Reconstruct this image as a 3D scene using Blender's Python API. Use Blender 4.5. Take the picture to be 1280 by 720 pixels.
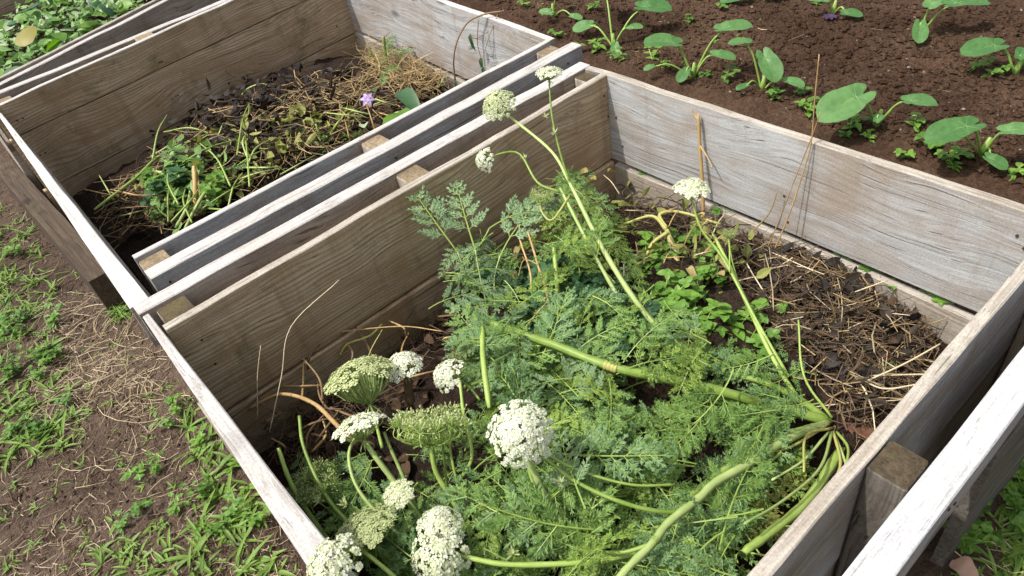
import bpy, math, random
import numpy as np
from mathutils import Vector, Matrix, noise as mnoise

for o in list(bpy.data.objects): bpy.data.objects.remove(o)
SC = bpy.context.scene
COL = SC.collection
rnd = random.Random(7)

# ------------------------------------------------------------------ camera
F_PX = 911.135
RM = np.array([[-0.74023921, -0.51922603, 0.42714195],
               [0.65690989, -0.42319601, 0.62399883],
               [-0.14323166, 0.74250217, 0.65435099]])
CP = np.array([1.47958, 1.45133, 1.0])
cam_d = bpy.data.cameras.new('camera'); cam = bpy.data.objects.new('camera', cam_d); COL.objects.link(cam)
cam_d.sensor_width = 36; cam_d.lens = F_PX / 1280 * 36; cam_d.clip_start = .02; cam_d.clip_end = 200
m = Matrix([list(RM[i]) + [CP[i]] for i in range(3)] + [[0, 0, 0, 1]])
cam.matrix_world = m
SC.camera = cam
# ------------------------------------------------------------------ light
SUN = Vector((.55, -.21, 1)).normalized()
w = bpy.data.worlds.new('World'); SC.world = w; w.use_nodes = True
nt = w.node_tree; bg = nt.nodes['Background']
sky = nt.nodes.new('ShaderNodeTexSky'); sky.sky_type = 'NISHITA'; sky.sun_disc = False
sky.sun_elevation = math.asin(SUN.z); sky.sun_rotation = math.atan2(SUN.x, SUN.y)
sky.air_density = .8; sky.dust_density = 5.; sky.ozone_density = .6
hz = nt.nodes.new('ShaderNodeHueSaturation'); hz.inputs['Saturation'].default_value = .5
nt.links.new(sky.outputs[0], hz.inputs['Color']); nt.links.new(hz.outputs[0], bg.inputs[0]); bg.inputs[1].default_value = .15
sd = bpy.data.lights.new('sun', 'SUN'); sd.energy = 2.85; sd.angle = math.radians(1.); sd.color = (1, .97, .92)
so = bpy.data.objects.new('sun', sd); COL.objects.link(so)
so.rotation_euler = SUN.to_track_quat('Z', 'Y').to_euler(); so.location = (3, -2, 5)
SC.cycles.max_bounces = 6; SC.cycles.diffuse_bounces = 3; SC.cycles.transmission_bounces = 3
SC.view_settings.view_transform = 'Standard'; SC.view_settings.look = 'None'
SC.view_settings.exposure = .52; SC.view_settings.gamma = 1

GZ = -.5        # trodden ground by the grass
FZ = -.42       # garden soil

def P(px, py, z):
    "photo pixel -> point at height z"
    d = RM @ np.array([px - 640, 360 - py, -F_PX]); t = (z - CP[2]) / d[2]
    q = CP + t * d
    return Vector((float(q[0]), float(q[1]), float(z)))

def fbm(x, y, z=0., o=4):
    return mnoise.fractal(Vector((x, y, z)), 1.0, 2.0, o)

# ------------------------------------------------------------------ materials
def newmat(name):
    mt = bpy.data.materials.new(name); mt.use_nodes = True
    n = mt.node_tree.nodes; l = mt.node_tree.links
    return mt, n, l, n['Principled BSDF']

def ramp(n, l, src, stops):
    r = n.new('ShaderNodeValToRGB'); e = r.color_ramp.elements
    while len(e) < len(stops): e.new(.5)
    for i, (p, c) in enumerate(stops):
        e[i].position = p; e[i].color = (*c, 1)
    if src is not None: l.new(src, r.inputs[0])
    return r.outputs[0]

def mixc(n, l, fac, a, b, mode='MIX'):
    x = n.new('ShaderNodeMix'); x.data_type = 'RGBA'; x.blend_type = mode
    if isinstance(fac, (int, float)): x.inputs[0].default_value = fac
    else: l.new(fac, x.inputs[0])
    for i, v in ((6, a), (7, b)):
        if isinstance(v, tuple): x.inputs[i].default_value = (*v, 1)
        else: l.new(v, x.inputs[i])
    return x.outputs[2]

def mathn(n, l, op, a, b=None, clamp=False):
    x = n.new('ShaderNodeMath'); x.operation = op; x.use_clamp = clamp
    for i, v in ((0, a), (1, b)):
        if v is None: continue
        if isinstance(v, (int, float)): x.inputs[i].default_value = v
        else: l.new(v, x.inputs[i])
    return x.outputs[0]

def noisen(n, l, vec, scale, detail=4, rough=.55, dist=0):
    x = n.new('ShaderNodeTexNoise'); x.inputs['Scale'].default_value = scale
    x.inputs['Detail'].default_value = detail; x.inputs['Roughness'].default_value = rough
    x.inputs['Distortion'].default_value = dist
    if vec is not None: l.new(vec, x.inputs['Vector'])
    return x.outputs[0]

def wood(name, light, mid, dark, stain=None, stain_amt=.5, moss=0., grain_amt=1., knots=1., rings=.25):
    mt, n, l, b = newmat(name)
    tc = n.new('ShaderNodeTexCoord'); oi = n.new('ShaderNodeObjectInfo')
    off = n.new('ShaderNodeVectorMath'); off.operation = 'MULTIPLY_ADD'
    cb = n.new('ShaderNodeCombineXYZ')
    for i, k in enumerate((17., 9., 13.)):
        l.new(mathn(n, l, 'MULTIPLY', oi.outputs['Random'], k), cb.inputs[i])
    off.operation = 'ADD'; l.new(tc.outputs['Object'], off.inputs[0]); l.new(cb.outputs[0], off.inputs[1])
    co = off.outputs[0]
    def scaled(s):
        v = n.new('ShaderNodeVectorMath'); v.operation = 'MULTIPLY'; l.new(co, v.inputs[0]); v.inputs[1].default_value = s
        return v.outputs[0]
    # warped coordinates around knots
    lowv = noisen(n, l, scaled((1.6, 4, 5)), 1., 2, .5)
    warp = n.new('ShaderNodeVectorMath'); warp.operation = 'MULTIPLY_ADD'
    cw = n.new('ShaderNodeCombineXYZ'); l.new(lowv, cw.inputs[2]); l.new(lowv, cw.inputs[1])
    l.new(cw.outputs[0], warp.inputs[0]); warp.inputs[1].default_value = (0, .06, .16); l.new(co, warp.inputs[2])
    def wscaled(s):
        v = n.new('ShaderNodeVectorMath'); v.operation = 'MULTIPLY'; l.new(warp.outputs[0], v.inputs[0]); v.inputs[1].default_value = s
        return v.outputs[0]
    g1 = noisen(n, l, wscaled((1.3, 110, 110)), 1., 5, .65)
    g2 = noisen(n, l, wscaled((5, 420, 420)), 1., 3, .6)
    g3 = noisen(n, l, wscaled((.8, 38, 38)), 1., 3, .5)
    gr = mathn(n, l, 'ADD', mathn(n, l, 'MULTIPLY', g1, .5), mathn(n, l, 'ADD', mathn(n, l, 'MULTIPLY', g2, .25), mathn(n, l, 'MULTIPLY', g3, .25)))
    c = ramp(n, l, gr, [(.33, dark), (.47, mid), (.6, light)])
    # growth rings: parallel dark lines that bend with the warp
    wv = n.new('ShaderNodeTexWave'); wv.wave_type = 'BANDS'; wv.bands_direction = 'Z'; wv.inputs['Scale'].default_value = 26; wv.inputs['Distortion'].default_value = 5.5
    wv.inputs['Detail'].default_value = 2.5; wv.inputs['Detail Scale'].default_value = .55
    l.new(wscaled((.16, 1, 1)), wv.inputs['Vector'])
    wr = n.new('ShaderNodeMapRange'); wr.inputs[1].default_value = .45; wr.inputs[2].default_value = .95; l.new(wv.outputs['Fac'], wr.inputs[0])
    c = mixc(n, l, mathn(n, l, 'MULTIPLY', mathn(n, l, 'MULTIPLY', wr.outputs[0], g3), 1.1 * rings, True), c, dark)
    # checks: thin dark cracks along the grain
    ck = noisen(n, l, wscaled((1.1, 190, 190)), 1., 2, .5)
    ckm = n.new('ShaderNodeMapRange'); ckm.inputs[1].default_value = .3; ckm.inputs[2].default_value = .37; ckm.inputs[3].default_value = 1; ckm.inputs[4].default_value = 0; l.new(ck, ckm.inputs[0])
    c = mixc(n, l, mathn(n, l, 'MULTIPLY', ckm.outputs[0], .75 * grain_amt), c, tuple(x * .35 for x in dark))
    # blotches
    bl = noisen(n, l, scaled((5, 7, 9)), 1., 5, .6)
    blm = n.new('ShaderNodeMapRange'); blm.inputs[1].default_value = .42; blm.inputs[2].default_value = .68; l.new(bl, blm.inputs[0])
    if stain:
        c = mixc(n, l, mathn(n, l, 'MULTIPLY', blm.outputs[0], stain_amt), c, stain)
        # vertical run marks
        rn = noisen(n, l, scaled((16, 4, 1.3)), 1., 4, .6)
        rm = n.new('ShaderNodeMapRange'); rm.inputs[1].default_value = .56; rm.inputs[2].default_value = .72; l.new(rn, rm.inputs[0])
        c = mixc(n, l, mathn(n, l, 'MULTIPLY', rm.outputs[0], stain_amt * .6), c, tuple(x * .7 for x in stain))
    # knots
    vo = n.new('ShaderNodeTexVoronoi'); vo.inputs['Scale'].default_value = 1.; l.new(scaled((2.6, 3.5, 5.5)), vo.inputs['Vector'])
    kd = n.new('ShaderNodeMapRange'); kd.inputs[1].default_value = .07; kd.inputs[2].default_value = .12; kd.inputs[3].default_value = 1; kd.inputs[4].default_value = 0
    l.new(vo.outputs['Distance'], kd.inputs[0])
    c = mixc(n, l, mathn(n, l, 'MULTIPLY', kd.outputs[0], .7 * knots), c, tuple(x * .45 for x in dark))
    if moss:
        mo = noisen(n, l, scaled((9, 9, 9)), 1., 6, .7)
        mm = n.new('ShaderNodeMapRange'); mm.inputs[1].default_value = .56; mm.inputs[2].default_value = .7; l.new(mo, mm.inputs[0])
        c = mixc(n, l, mathn(n, l, 'MULTIPLY', mm.outputs[0], moss), c, (.06, .075, .02))
    # speckle
    sp = noisen(n, l, scaled((220, 220, 220)), 1., 2, .7)
    c = mixc(n, l, .22, c, ramp(n, l, sp, [(.3, (.1, .1, .1)), (.7, (.9, .9, .9))]), 'OVERLAY')
    hv = n.new('ShaderNodeHueSaturation'); l.new(c, hv.inputs['Color'])
    l.new(mathn(n, l, 'ADD', mathn(n, l, 'MULTIPLY', oi.outputs['Random'], .22), .9), hv.inputs['Value'])
    l.new(hv.outputs[0], b.inputs['Base Color'])
    b.inputs['Roughness'].default_value = .85; b.inputs['Specular IOR Level'].default_value = .25
    bp = n.new('ShaderNodeBump'); bp.inputs['Strength'].default_value = .55; bp.inputs['Distance'].default_value = .004
    hgt = mathn(n, l, 'SUBTRACT', gr, mathn(n, l, 'MULTIPLY', ckm.outputs[0], .35))
    l.new(hgt, bp.inputs['Height']); l.new(bp.outputs[0], b.inputs['Normal'])
    return mt

W_GREY = wood('wood_weathered_grey', (.46, .465, .46), (.345, .345, .34), (.17, .163, .152), (.25, .185, .125), .7)
W_BROWN = wood('wood_damp_brown', (.6, .47, .32), (.46, .345, .22), (.19, .125, .07), (.31, .2, .105), .75, .5, rings=.9)
W_BEND = wood('wood_silvery_brown', (.47, .42, .355), (.36, .315, .26), (.17, .138, .105), (.19, .14, .095), .6, .3, rings=.4)
W_TOP = wood('wood_bleached_top', (.6, .585, .56), (.46, .44, .415), (.22, .2, .18), (.36, .3, .24), .3, .12, .5, .4)
W_TAN = wood('wood_tan_top', (.47, .43, .37), (.35, .315, .265), (.18, .15, .12), (.2, .16, .11), .4, .25, .9, .4)
W_OLD_SHADE = wood('wood_old_post_and_shade', (.19, .17, .145), (.11, .096, .08), (.04, .033, .026), (.06, .048, .034), .6, .3)  # decayed near post; also the painted-in shade of the lower near board
W_RAIL = wood('wood_silver_rail', (.5, .505, .51), (.41, .413, .415), (.25, .245, .24), (.36, .33, .28), .3, .08, .35, .3)
W_DARK = wood('wood_dark_brown', (.1, .075, .055), (.06, .043, .03), (.025, .018, .012), None, 0, .2)  # dark brown wood of the timber
W_POST = wood('wood_post_end', (.3, .24, .16), (.22, .165, .1), (.12, .085, .05), (.09, .065, .035), .6, .3, 1, 0)
W_POSTM = wood('wood_mossy_end', (.1, .075, .045), (.058, .042, .025), (.022, .016, .01), (.1, .08, .035), .8, .6, 1, 0)

def soil_mat(name, c0, c1, c2, sc=1., fleck=(.2, .15, .1), fl=.3):
    mt, n, l, b = newmat(name)
    tc = n.new('ShaderNodeTexCoord'); co = tc.outputs['Object']
    a = noisen(n, l, co, 3.2 * sc, 5, .6); d = noisen(n, l, co, 60 * sc, 6, .7); e = noisen(n, l, co, 260 * sc, 3, .7)
    c = ramp(n, l, mathn(n, l, 'ADD', mathn(n, l, 'MULTIPLY', a, .45), mathn(n, l, 'MULTIPLY', d, .55)), [(.36, c0), (.5, c1), (.64, c2)])
    v = n.new('ShaderNodeTexVoronoi'); v.inputs['Scale'].default_value = 130 * sc; l.new(co, v.inputs['Vector'])
    fm = n.new('ShaderNodeMapRange'); fm.inputs[1].default_value = .6; fm.inputs[2].default_value = .7; l.new(e, fm.inputs[0])
    c = mixc(n, l, mathn(n, l, 'MULTIPLY', fm.outputs[0], fl), c, fleck)
    l.new(c, b.inputs['Base Color']); b.inputs['Roughness'].default_value = .95; b.inputs['Specular IOR Level'].default_value = .15
    bp = n.new('ShaderNodeBump'); bp.inputs['Strength'].default_value = .9; bp.inputs['Distance'].default_value = .012
    l.new(mathn(n, l, 'ADD', d, mathn(n, l, 'ADD', mathn(n, l, 'MULTIPLY', e, .4), mathn(n, l, 'MULTIPLY', v.outputs['Distance'], .5))), bp.inputs['Height'])
    l.new(bp.outputs[0], b.inputs['Normal'])
    return mt

S_FIELD = soil_mat('soil_reddish', (.03, .016, .009), (.066, .037, .022), (.12, .074, .046), 1, (.16, .11, .08), .3)
S_PATH = soil_mat('soil_trodden', (.05, .033, .024), (.1, .069, .05), (.16, .117, .088), 1, (.24, .18, .13), .45)
S_COMP = soil_mat('compost_dark', (.012, .008, .006), (.03, .019, .013), (.065, .042, .028), 1.3, (.13, .085, .05), .4)

def leafmat(name, c1, c2, trans=.3, rough=.5, nscale=40, back=None, spec=.35, vary=.3):
    mt, n, l, b = newmat(name)
    oi = n.new('ShaderNodeObjectInfo'); tc = n.new('ShaderNodeTexCoord'); geo = n.new('ShaderNodeNewGeometry')
    ns = noisen(n, l, tc.outputs['Object'], nscale, 3, .6)
    f = mathn(n, l, 'ADD', mathn(n, l, 'MULTIPLY', ns, .6), mathn(n, l, 'ADD', mathn(n, l, 'MULTIPLY', oi.outputs['Random'], .45), mathn(n, l, 'MULTIPLY', geo.outputs['Random Per Island'], vary)))
    c = ramp(n, l, f, [(.3, c1), (.85, c2)])
    l.new(c, b.inputs['Base Color']); b.inputs['Roughness'].default_value = rough; b.inputs['Specular IOR Level'].default_value = spec
    if trans:
        tr = n.new('ShaderNodeBsdfTranslucent')
        hs = n.new('ShaderNodeHueSaturation'); hs.inputs['Saturation'].default_value = 1.15; hs.inputs['Value'].default_value = 1.3; l.new(c, hs.inputs['Color'])
        l.new(hs.outputs[0], tr.inputs[0])
        mx = n.new('ShaderNodeMixShader'); mx.inputs[0].default_value = trans
        l.new(b.outputs[0], mx.inputs[1]); l.new(tr.outputs[0], mx.inputs[2]); l.new(mx.outputs[0], n['Material Output'].inputs[0])
    return mt

L_CARROT = leafmat('leaf_carrot', (.026, .075, .014), (.18, .3, .072), vary=.65)
L_CARROT2 = leafmat('leaf_carrot_bluish', (.026, .075, .024), (.17, .285, .11), vary=.6)
L_LIME = leafmat('leaf_carrot_lime', (.05, .11, .012), (.26, .37, .07), vary=.6)
L_WILT = leafmat('leaf_wilted', (.09, .11, .02), (.3, .31, .09), .25, .6, vary=.5)
L_GREYG = leafmat('leaf_carrot_grey', (.06, .125, .05), (.22, .325, .165), vary=.45)
L_YELLOW = leafmat('leaf_yellowing', (.14, .17, .03), (.3, .27, .07))
L_WEED = leafmat('leaf_weed', (.055, .14, .02), (.17, .32, .05), .3, .45)
L_WEEDD = leafmat('leaf_weed_dark', (.03, .085, .035), (.075, .16, .065), .25, .45)
L_TARO = leafmat('leaf_taro', (.07, .18, .05), (.18, .35, .12), .35, .42, 7, vary=.05)
L_BEAN = leafmat('leaf_bean', (.08, .19, .04), (.25, .4, .13), .3, .5)
L_PALEB = leafmat('leaf_underside', (.26, .35, .18), (.42, .5, .32), .25, .6)
L_GRASS = leafmat('grass_blades', (.055, .115, .018), (.2, .32, .06), .35, .5, 9)
L_DEAD = leafmat('leaf_dead', (.025, .015, .009), (.1, .06, .032), .1, .8)
L_BLACK = leafmat('leaf_rotten', (.008, .006, .005), (.05, .034, .022), .05, .7)
L_DRYY = leafmat('leaf_dry_yellow', (.2, .14, .05), (.36, .3, .12), .2, .7)
STEM = leafmat('stem_green', (.1, .175, .02), (.31, .42, .1), 0, .45, 25)
STEM_P = leafmat('stem_pale', (.15, .23, .05), (.38, .47, .17), 0, .5, 25)
STEM_Y = leafmat('stem_yellow', (.25, .26, .06), (.4, .38, .12), 0, .5, 25)
STEM_D = leafmat('stem_dry', (.22, .13, .05), (.5, .34, .15), 0, .75, 30)
STEM_B = leafmat('stem_brown', (.09, .055, .03), (.25, .16, .085), 0, .8, 40)
STRAW = leafmat('straw', (.24, .18, .1), (.56, .47, .31), 0, .7, 6, vary=.55)
STRAW_G = leafmat('straw_golden', (.13, .085, .035), (.4, .29, .14), 0, .75, 6, vary=.55)
STRAW_B = leafmat('straw_brown', (.018, .012, .007), (.11, .074, .042), 0, .8, 6, vary=.55)
PETAL = leafmat('petal_white', (.6, .62, .4), (.82, .82, .72), .25, .6, 60, vary=.3)
PETAL_G = leafmat('petal_greenish', (.4, .46, .2), (.66, .7, .46), .25, .6, 60, vary=.3)
SEEDM = leafmat('umbel_seed_green', (.24, .31, .1), (.5, .54, .27), .2, .6, 60, vary=.4)
SEEDB = leafmat('umbel_seed_tan', (.25, .24, .08), (.42, .4, .2), .1, .7, 60, vary=.4)
PURPLE = leafmat('petal_purple', (.3, .2, .42), (.5, .38, .62), .3, .5, 30)
ROOT = leafmat('root_orange', (.016, .009, .006), (.21, .1, .055), 0, .9, 38)
STONE = leafmat('pebble', (.16, .13, .11), (.3, .26, .23), 0, .85, 30)

# ------------------------------------------------------------------ mesh builder
class MB:
    def __init__(s): s.v = []; s.f = []; s.m = []
    def face(s, pts, mi=0):
        i = len(s.v); s.v.extend([tuple(p) for p in pts]); s.f.append(tuple(range(i, i + len(pts)))); s.m.append(mi)
    def tube(s, pts, radii, sides=6, mi=0, cap=True):
        pts = [Vector(p) for p in pts]; n = len(pts); i0 = len(s.v)
        up = Vector((.13, .31, .94))
        for k in range(n):
            t = (pts[min(k + 1, n - 1)] - pts[max(k - 1, 0)])
            if t.length < 1e-9: t = Vector((0, 0, 1))
            t.normalize()
            if abs(t.dot(up)) > .97: a = t.cross(Vector((1, .2, 0)))
            else: a = t.cross(up)
            a.normalize(); bb = t.cross(a)
            r = radii[k] if hasattr(radii, '__len__') else radii
            for j in range(sides):
                an = 2 * math.pi * j / sides
                s.v.append(tuple(pts[k] + a * (r * math.cos(an)) + bb * (r * math.sin(an))))
        for k in range(n - 1):
            for j in range(sides):
                j2 = (j + 1) % sides
                s.f.append((i0 + k * sides + j, i0 + k * sides + j2, i0 + (k + 1) * sides + j2, i0 + (k + 1) * sides + j)); s.m.append(mi)
        if cap and sides > 2:
            s.f.append(tuple(i0 + j for j in range(sides))[::-1]); s.m.append(mi)
            s.f.append(tuple(i0 + (n - 1) * sides + j for j in range(sides))); s.m.append(mi)
    def mesh(s, name, mats, smooth=False):
        me = bpy.data.meshes.new(name); me.from_pydata(s.v, [], s.f)
        for mt in (mats if isinstance(mats, (list, tuple)) else [mats]): me.materials.append(mt)
        if any(s.m): me.polygons.foreach_set('material_index', s.m)
        if smooth: me.polygons.foreach_set('use_smooth', [True] * len(s.f))
        me.update(); return me

def spline(pts, n=6):
    pts = [Vector(p) for p in pts]
    if len(pts) < 3:
        return [pts[0].lerp(pts[-1], i / n) for i in range(n + 1)]
    ex = [pts[0] * 2 - pts[1]] + pts + [pts[-1] * 2 - pts[-2]]
    out = []
    for i in range(1, len(ex) - 2):
        p0, p1, p2, p3 = ex[i - 1:i + 3]
        for k in range(n):
            t = k / n
            out.append(.5 * ((2 * p1) + (p2 - p0) * t + (2 * p0 - 5 * p1 + 4 * p2 - p3) * t * t + (3 * p1 - p0 - 3 * p2 + p3) * t ** 3))
    out.append(pts[-1]); return out

def obj(name, me, parent=None, loc=None, mat=None):
    o = bpy.data.objects.new(name, me); COL.objects.link(o)
    if mat is not None: o.matrix_basis = mat
    if loc is not None: o.location = loc
    if parent is not None:
        o.parent = parent
        o.location = Vector(o.location) - parent.location
    return o
def tag(o, label, cat, group=None):
    o['label'] = label; o['category'] = cat
    if group: o['group'] = group
    return o
def thing(name, label, cat, loc, group=None):
    o = bpy.data.objects.new(name, None); COL.objects.link(o); o.location = loc; o.empty_display_size = .05
    return tag(o, label, cat, group)
def kind(o, k): o['kind'] = k; return o
def frame(pos, d, nrm, s=1.):
    "matrix with local X along d, local Z near nrm"
    x = Vector(d).normalized(); z = Vector(nrm); z = (z - x * z.dot(x))
    if z.length < 1e-4: z = Vector((0, 0, 1)).cross(x) + Vector((.1, .2, .3))
    z = (z - x * z.dot(x)).normalized(); y = z.cross(x)
    mm = Matrix((( x.x, y.x, z.x, 0), (x.y, y.y, z.y, 0), (x.z, y.z, z.z, 0), (0, 0, 0, 1)))
    return Matrix.Translation(pos) @ mm @ Matrix.Scale(s, 4)

# ------------------------------------------------------------------ ground
def grid_obj(name, x0, x1, y0, y1, step, zf, mat):
    nx = max(2, int((x1 - x0) / step) + 1); ny = max(2, int((y1 - y0) / step) + 1)
    vs = []; fs = []
    for j in range(ny):
        y = y0 + (y1 - y0) * j / (ny - 1)
        for i in range(nx):
            x = x0 + (x1 - x0) * i / (nx - 1); vs.append((x, y, zf(x, y)))
    for j in range(ny - 1):
        for i in range(nx - 1):
            a = j * nx + i; fs.append((a, a + 1, a + nx + 1, a + nx))
    me = bpy.data.meshes.new(name); me.from_pydata(vs, [], fs); me.materials.append(mat)
    me.polygons.foreach_set('use_smooth', [True] * len(fs)); me.update()
    return obj(name, me)

def sheet(name, z, mat, size=60):
    b = MB(); N = 24
    c = [-size + 2 * size * i / N for i in range(N + 1)]
    for i in range(N):
        for j in range(N):
            b.face([(c[i], c[j], z), (c[i + 1], c[j], z), (c[i + 1], c[j + 1], z), (c[i], c[j + 1], z)])
    return obj(name, b.mesh(name, mat))
kind(sheet('ground', GZ - .06, S_PATH), 'structure')

def field_z(x, y):
    if x > -.125 and y < -.2: return -.56
    cl = mnoise.noise(Vector((x * 22, y * 22, 3.1))); c2 = mnoise.noise(Vector((x * 55, y * 55, 7.7)))
    row = .02 * math.sin((x * .8 + y * .25) * 9)
    return FZ + .03 * fbm(x * 2.2, y * 2.2) + row * .6 + .014 * abs(cl) + .007 * c2
kind(grid_obj('garden_soil', -3.4, -.03, -3.4, 1.9, .0125, field_z, S_FIELD), 'structure')
def path_z(x, y):
    return GZ + .018 * fbm(x * 3, y * 3) + .006 * mnoise.noise(Vector((x * 30, y * 30, 1.3))) + .003 * mnoise.noise(Vector((x * 80, y * 80, 4)))
kind(grid_obj('path', 1.30, 2.6, -3.2, 1.9, .0125, path_z, S_PATH), 'structure')
kind(grid_obj('near_path', -.11, 1.295, 1.27, 1.95, .0125, path_z, S_PATH), 'structure')

# ------------------------------------------------------------------ boards
def board_mesh(L, T, H, seed, T2=None, wob=.0019, mats=None, ch=.0022, nseg=16):
    "length on X, thickness on Y (0..T), height on Z (-H..0)"
    r = random.Random(seed); b = MB(); o1 = r.random() * 50
    for k in range(nseg + 1):
        t = k / nseg; x = L * t; th = T + ((T2 - T) * t if T2 else 0)
        wy = wob * 1.6 * mnoise.noise(Vector((x * 3, o1, 0)))
        zt = wob * 2 * mnoise.noise(Vector((x * 5, o1, 5))) + wob * .8 * mnoise.noise(Vector((x * 23, o1, 8)))
        zb = wob * 2 * mnoise.noise(Vector((x * 4, o1, 9)))
        e = wob * mnoise.noise(Vector((x * 17, o1, 12)))
        c2 = ch * (1 + .9 * mnoise.noise(Vector((x * 14, o1, 15))))
        for (y, z) in ((c2, zt), (th - c2, zt), (th + e, zt - c2), (th + e, -H + zb + ch), (th - ch, -H + zb), (ch, -H + zb), (0, -H + zb + ch), (0, zt - c2)):
            b.v.append((x, y + wy, z))
    for k in range(nseg):
        for j in range(8):
            j2 = (j + 1) % 8
            b.f.append((k * 8 + j, (k + 1) * 8 + j, (k + 1) * 8 + j2, k * 8 + j2)); b.m.append(1 if j in (0, 1, 7) else 0)
    b.f.append(tuple(range(8))); b.m.append(0)
    b.f.append(tuple(nseg * 8 + j for j in range(8))[::-1]); b.m.append(0)
    return b.mesh('board', mats)

bseed = [0]
def board(bin_, p0, p1, T, H, face=W_GREY, top=W_TOP, side=1, name='board', T2=None, lean=0., **kw):
    "p0->p1 is one top edge; thickness to the left (+1) or right (-1) of it"
    bseed[0] += 1
    p0 = Vector(p0); p1 = Vector(p1)
    if side < 0: p0, p1 = p1, p0; 
    if side < 0 and T2: T, T2 = T2, T
    d = p1 - p0; L = d.length
    me = board_mesh(L, T, H, bseed[0], T2, mats=[face, top], **kw)
    M = frame(p0, d, (0, 0, 1))
    if lean: M = M @ Matrix.Rotation(lean, 4, 'X')
    return obj(name, me, bin_, mat=M)

def post(bin_, x0, x1, y0, y1, top, bottom, face=W_BEND, tp=W_POST):
    bseed[0] += 1
    b = MB(); r = random.Random(bseed[0]); ch = .004
    ring = [(x0 + ch, y0), (x1 - ch, y0), (x1, y0 + ch), (x1, y1 - ch), (x1 - ch, y1), (x0 + ch, y1), (x0, y1 - ch), (x0, y0 + ch)]
    cx, cy = (x0 + x1) / 2, (y0 + y1) / 2; H = top - bottom
    zs = [0, -.004, -H * .33, -H * .66, -H]
    # local: length on X so the grain runs up the post
    for k, z in enumerate(zs):
        s = .965 if k == 0 else 1
        for (x, y) in ring:
            b.v.append((z, (x - cx) * s, (y - cy) * s))
    for k in range(4):
        for j in range(8):
            j2 = (j + 1) % 8; b.f.append((k * 8 + j, k * 8 + j2, (k + 1) * 8 + j2, (k + 1) * 8 + j)); b.m.append(0)
    b.f.append(tuple(range(8))[::-1]); b.m.append(1)
    me = b.mesh('post', [face, tp])
    # local X -> world Z, local Y -> world X, local Z -> world Y
    M = Matrix(((0, 1, 0, cx), (0, 0, 1, cy), (1, 0, 0, top), (0, 0, 0, 1)))
    return obj('post', me, bin_, mat=M)

# --- near bin
A = thing('compost_bin', 'large open compost bin of weathered boards heaped with carrot flowers', 'compost bin', (.7, .6, GZ), 'wooden compost bins')
BOT = -.56
# divider, inner face
board(A, (1.407, 0, 0), (.001, 0, 0), .024, .292, W_BROWN, W_TAN)
board(A, (1.407, .008, -.301), (.004, .012, -.299), .03, .26, W_BROWN, W_BROWN)
# divider rail behind the posts
board(A, (1.432, -.103, .001), (-.0235, -.0925, 0), .045, .092, W_BEND, W_TOP, name='rail')
post(A, 1.328, 1.398, -.1, -.028, -.010, BOT, W_BEND, W_POSTM)
post(A, .652, .722, -.098, -.028, -.008, BOT)
post(A, -.02, .05, -.092, -.028, -.012, BOT, W_BEND, W_POSTM)
# field side
board(A, (0, -.09, 0), (0, 1.37, 0), .024, .293, W_GREY, W_TAN)
board(A, (.004, .014, -.308), (.004, 1.37, -.32), .024, .23, W_BEND, W_TAN)
# near side
board(A, (.004, 1.204, 0), (1.412, 1.204, 0), .023, .293, W_GREY, W_TAN)
board(A, (.03, 1.2, -.3), (1.412, 1.2, -.3), .023, .26, W_BEND, W_TAN)
post(A, .677, .749, 1.229, 1.291, -.006, BOT, W_OLD_SHADE, W_POSTM)
post(A, .004, .074, 1.229, 1.291, -.006, BOT, W_BEND, W_POSTM)
post(A, 1.335, 1.405, 1.229, 1.291, -.006, BOT, W_BEND, W_POSTM)
board(A, (-.03, 1.2935, .004), (1.45, 1.2935, .004), .049, .088, W_GREY, W_RAIL, name='rail', wob=.002)
board(A, (-.03, 1.338, -.13), (.5, 1.318, -.13), .024, .4, W_OLD_SHADE, W_OLD_SHADE)  # dark wood paints this board's shade under the rail into its colour
# grass side
board(A, (1.413, -.094, -.004), (1.411, 1.36, -.002), .015, .288, W_GREY, W_TOP, side=-1, T2=.066, wob=.0022, name='board')
board(A, (1.41, -.09, -.3), (1.41, 1.36, -.3), .024, .25, W_BEND, W_TAN, side=-1)

# --- middle bin
B = thing('compost_bin', 'middle compost bin of grey boards with straw, soil and wilted stems', 'compost bin', (.6, -1., GZ), 'wooden compost bins')
board(B, (1.362, -.334, 0), (-.083, -.334, .002), .02, .29, W_GREY, W_TOP)
board(B, (1.362, -.352, -.298), (-.083, -.352, -.298), .02, .25, W_BEND, W_TAN)
board(B, (1.364, -.208, .002), (-.11, -.213, .004), .047, .092, W_GREY, W_TOP, name='rail', wob=.0022)
post(B, 1.292, 1.36, -.331, -.261, -.012, BOT)
post(B, .620, .686, -.331, -.261, -.008, BOT)
post(B, -.08, -.012, -.331, -.261, -.012, BOT)
board(B, (-.085, -.336, .002), (-.085, -1.76, .058), .024, .3, W_GREY, W_TOP, side=-1)
board(B, (-.081, -.36, -.32), (-.081, -1.73, -.262), .024, .25, W_BEND, W_TAN, side=-1)
board(B, (1.42, -1.72, .021), (-.08, -1.72, .092), .02, .125, W_BROWN, W_TOP)
board(B, (1.42, -1.7215, -.108), (-.08, -1.7215, -.037), .022, .225, W_BROWN, W_BROWN)
board(B, (1.42, -1.723, -.337), (-.08, -1.723, -.267), .022, .25, W_BROWN, W_BROWN)
post(B, 1.33, 1.4, -1.805, -1.743, .015, BOT)
post(B, .76, .83, -1.808, -1.743, .045, BOT)
post(B, -.08, -.01, -1.808, -1.743, .08, BOT)
board(B, (1.42, -1.81, .03), (-.1, -1.81, .06), .035, .09, W_BEND, W_TOP, name='rail')
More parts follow.
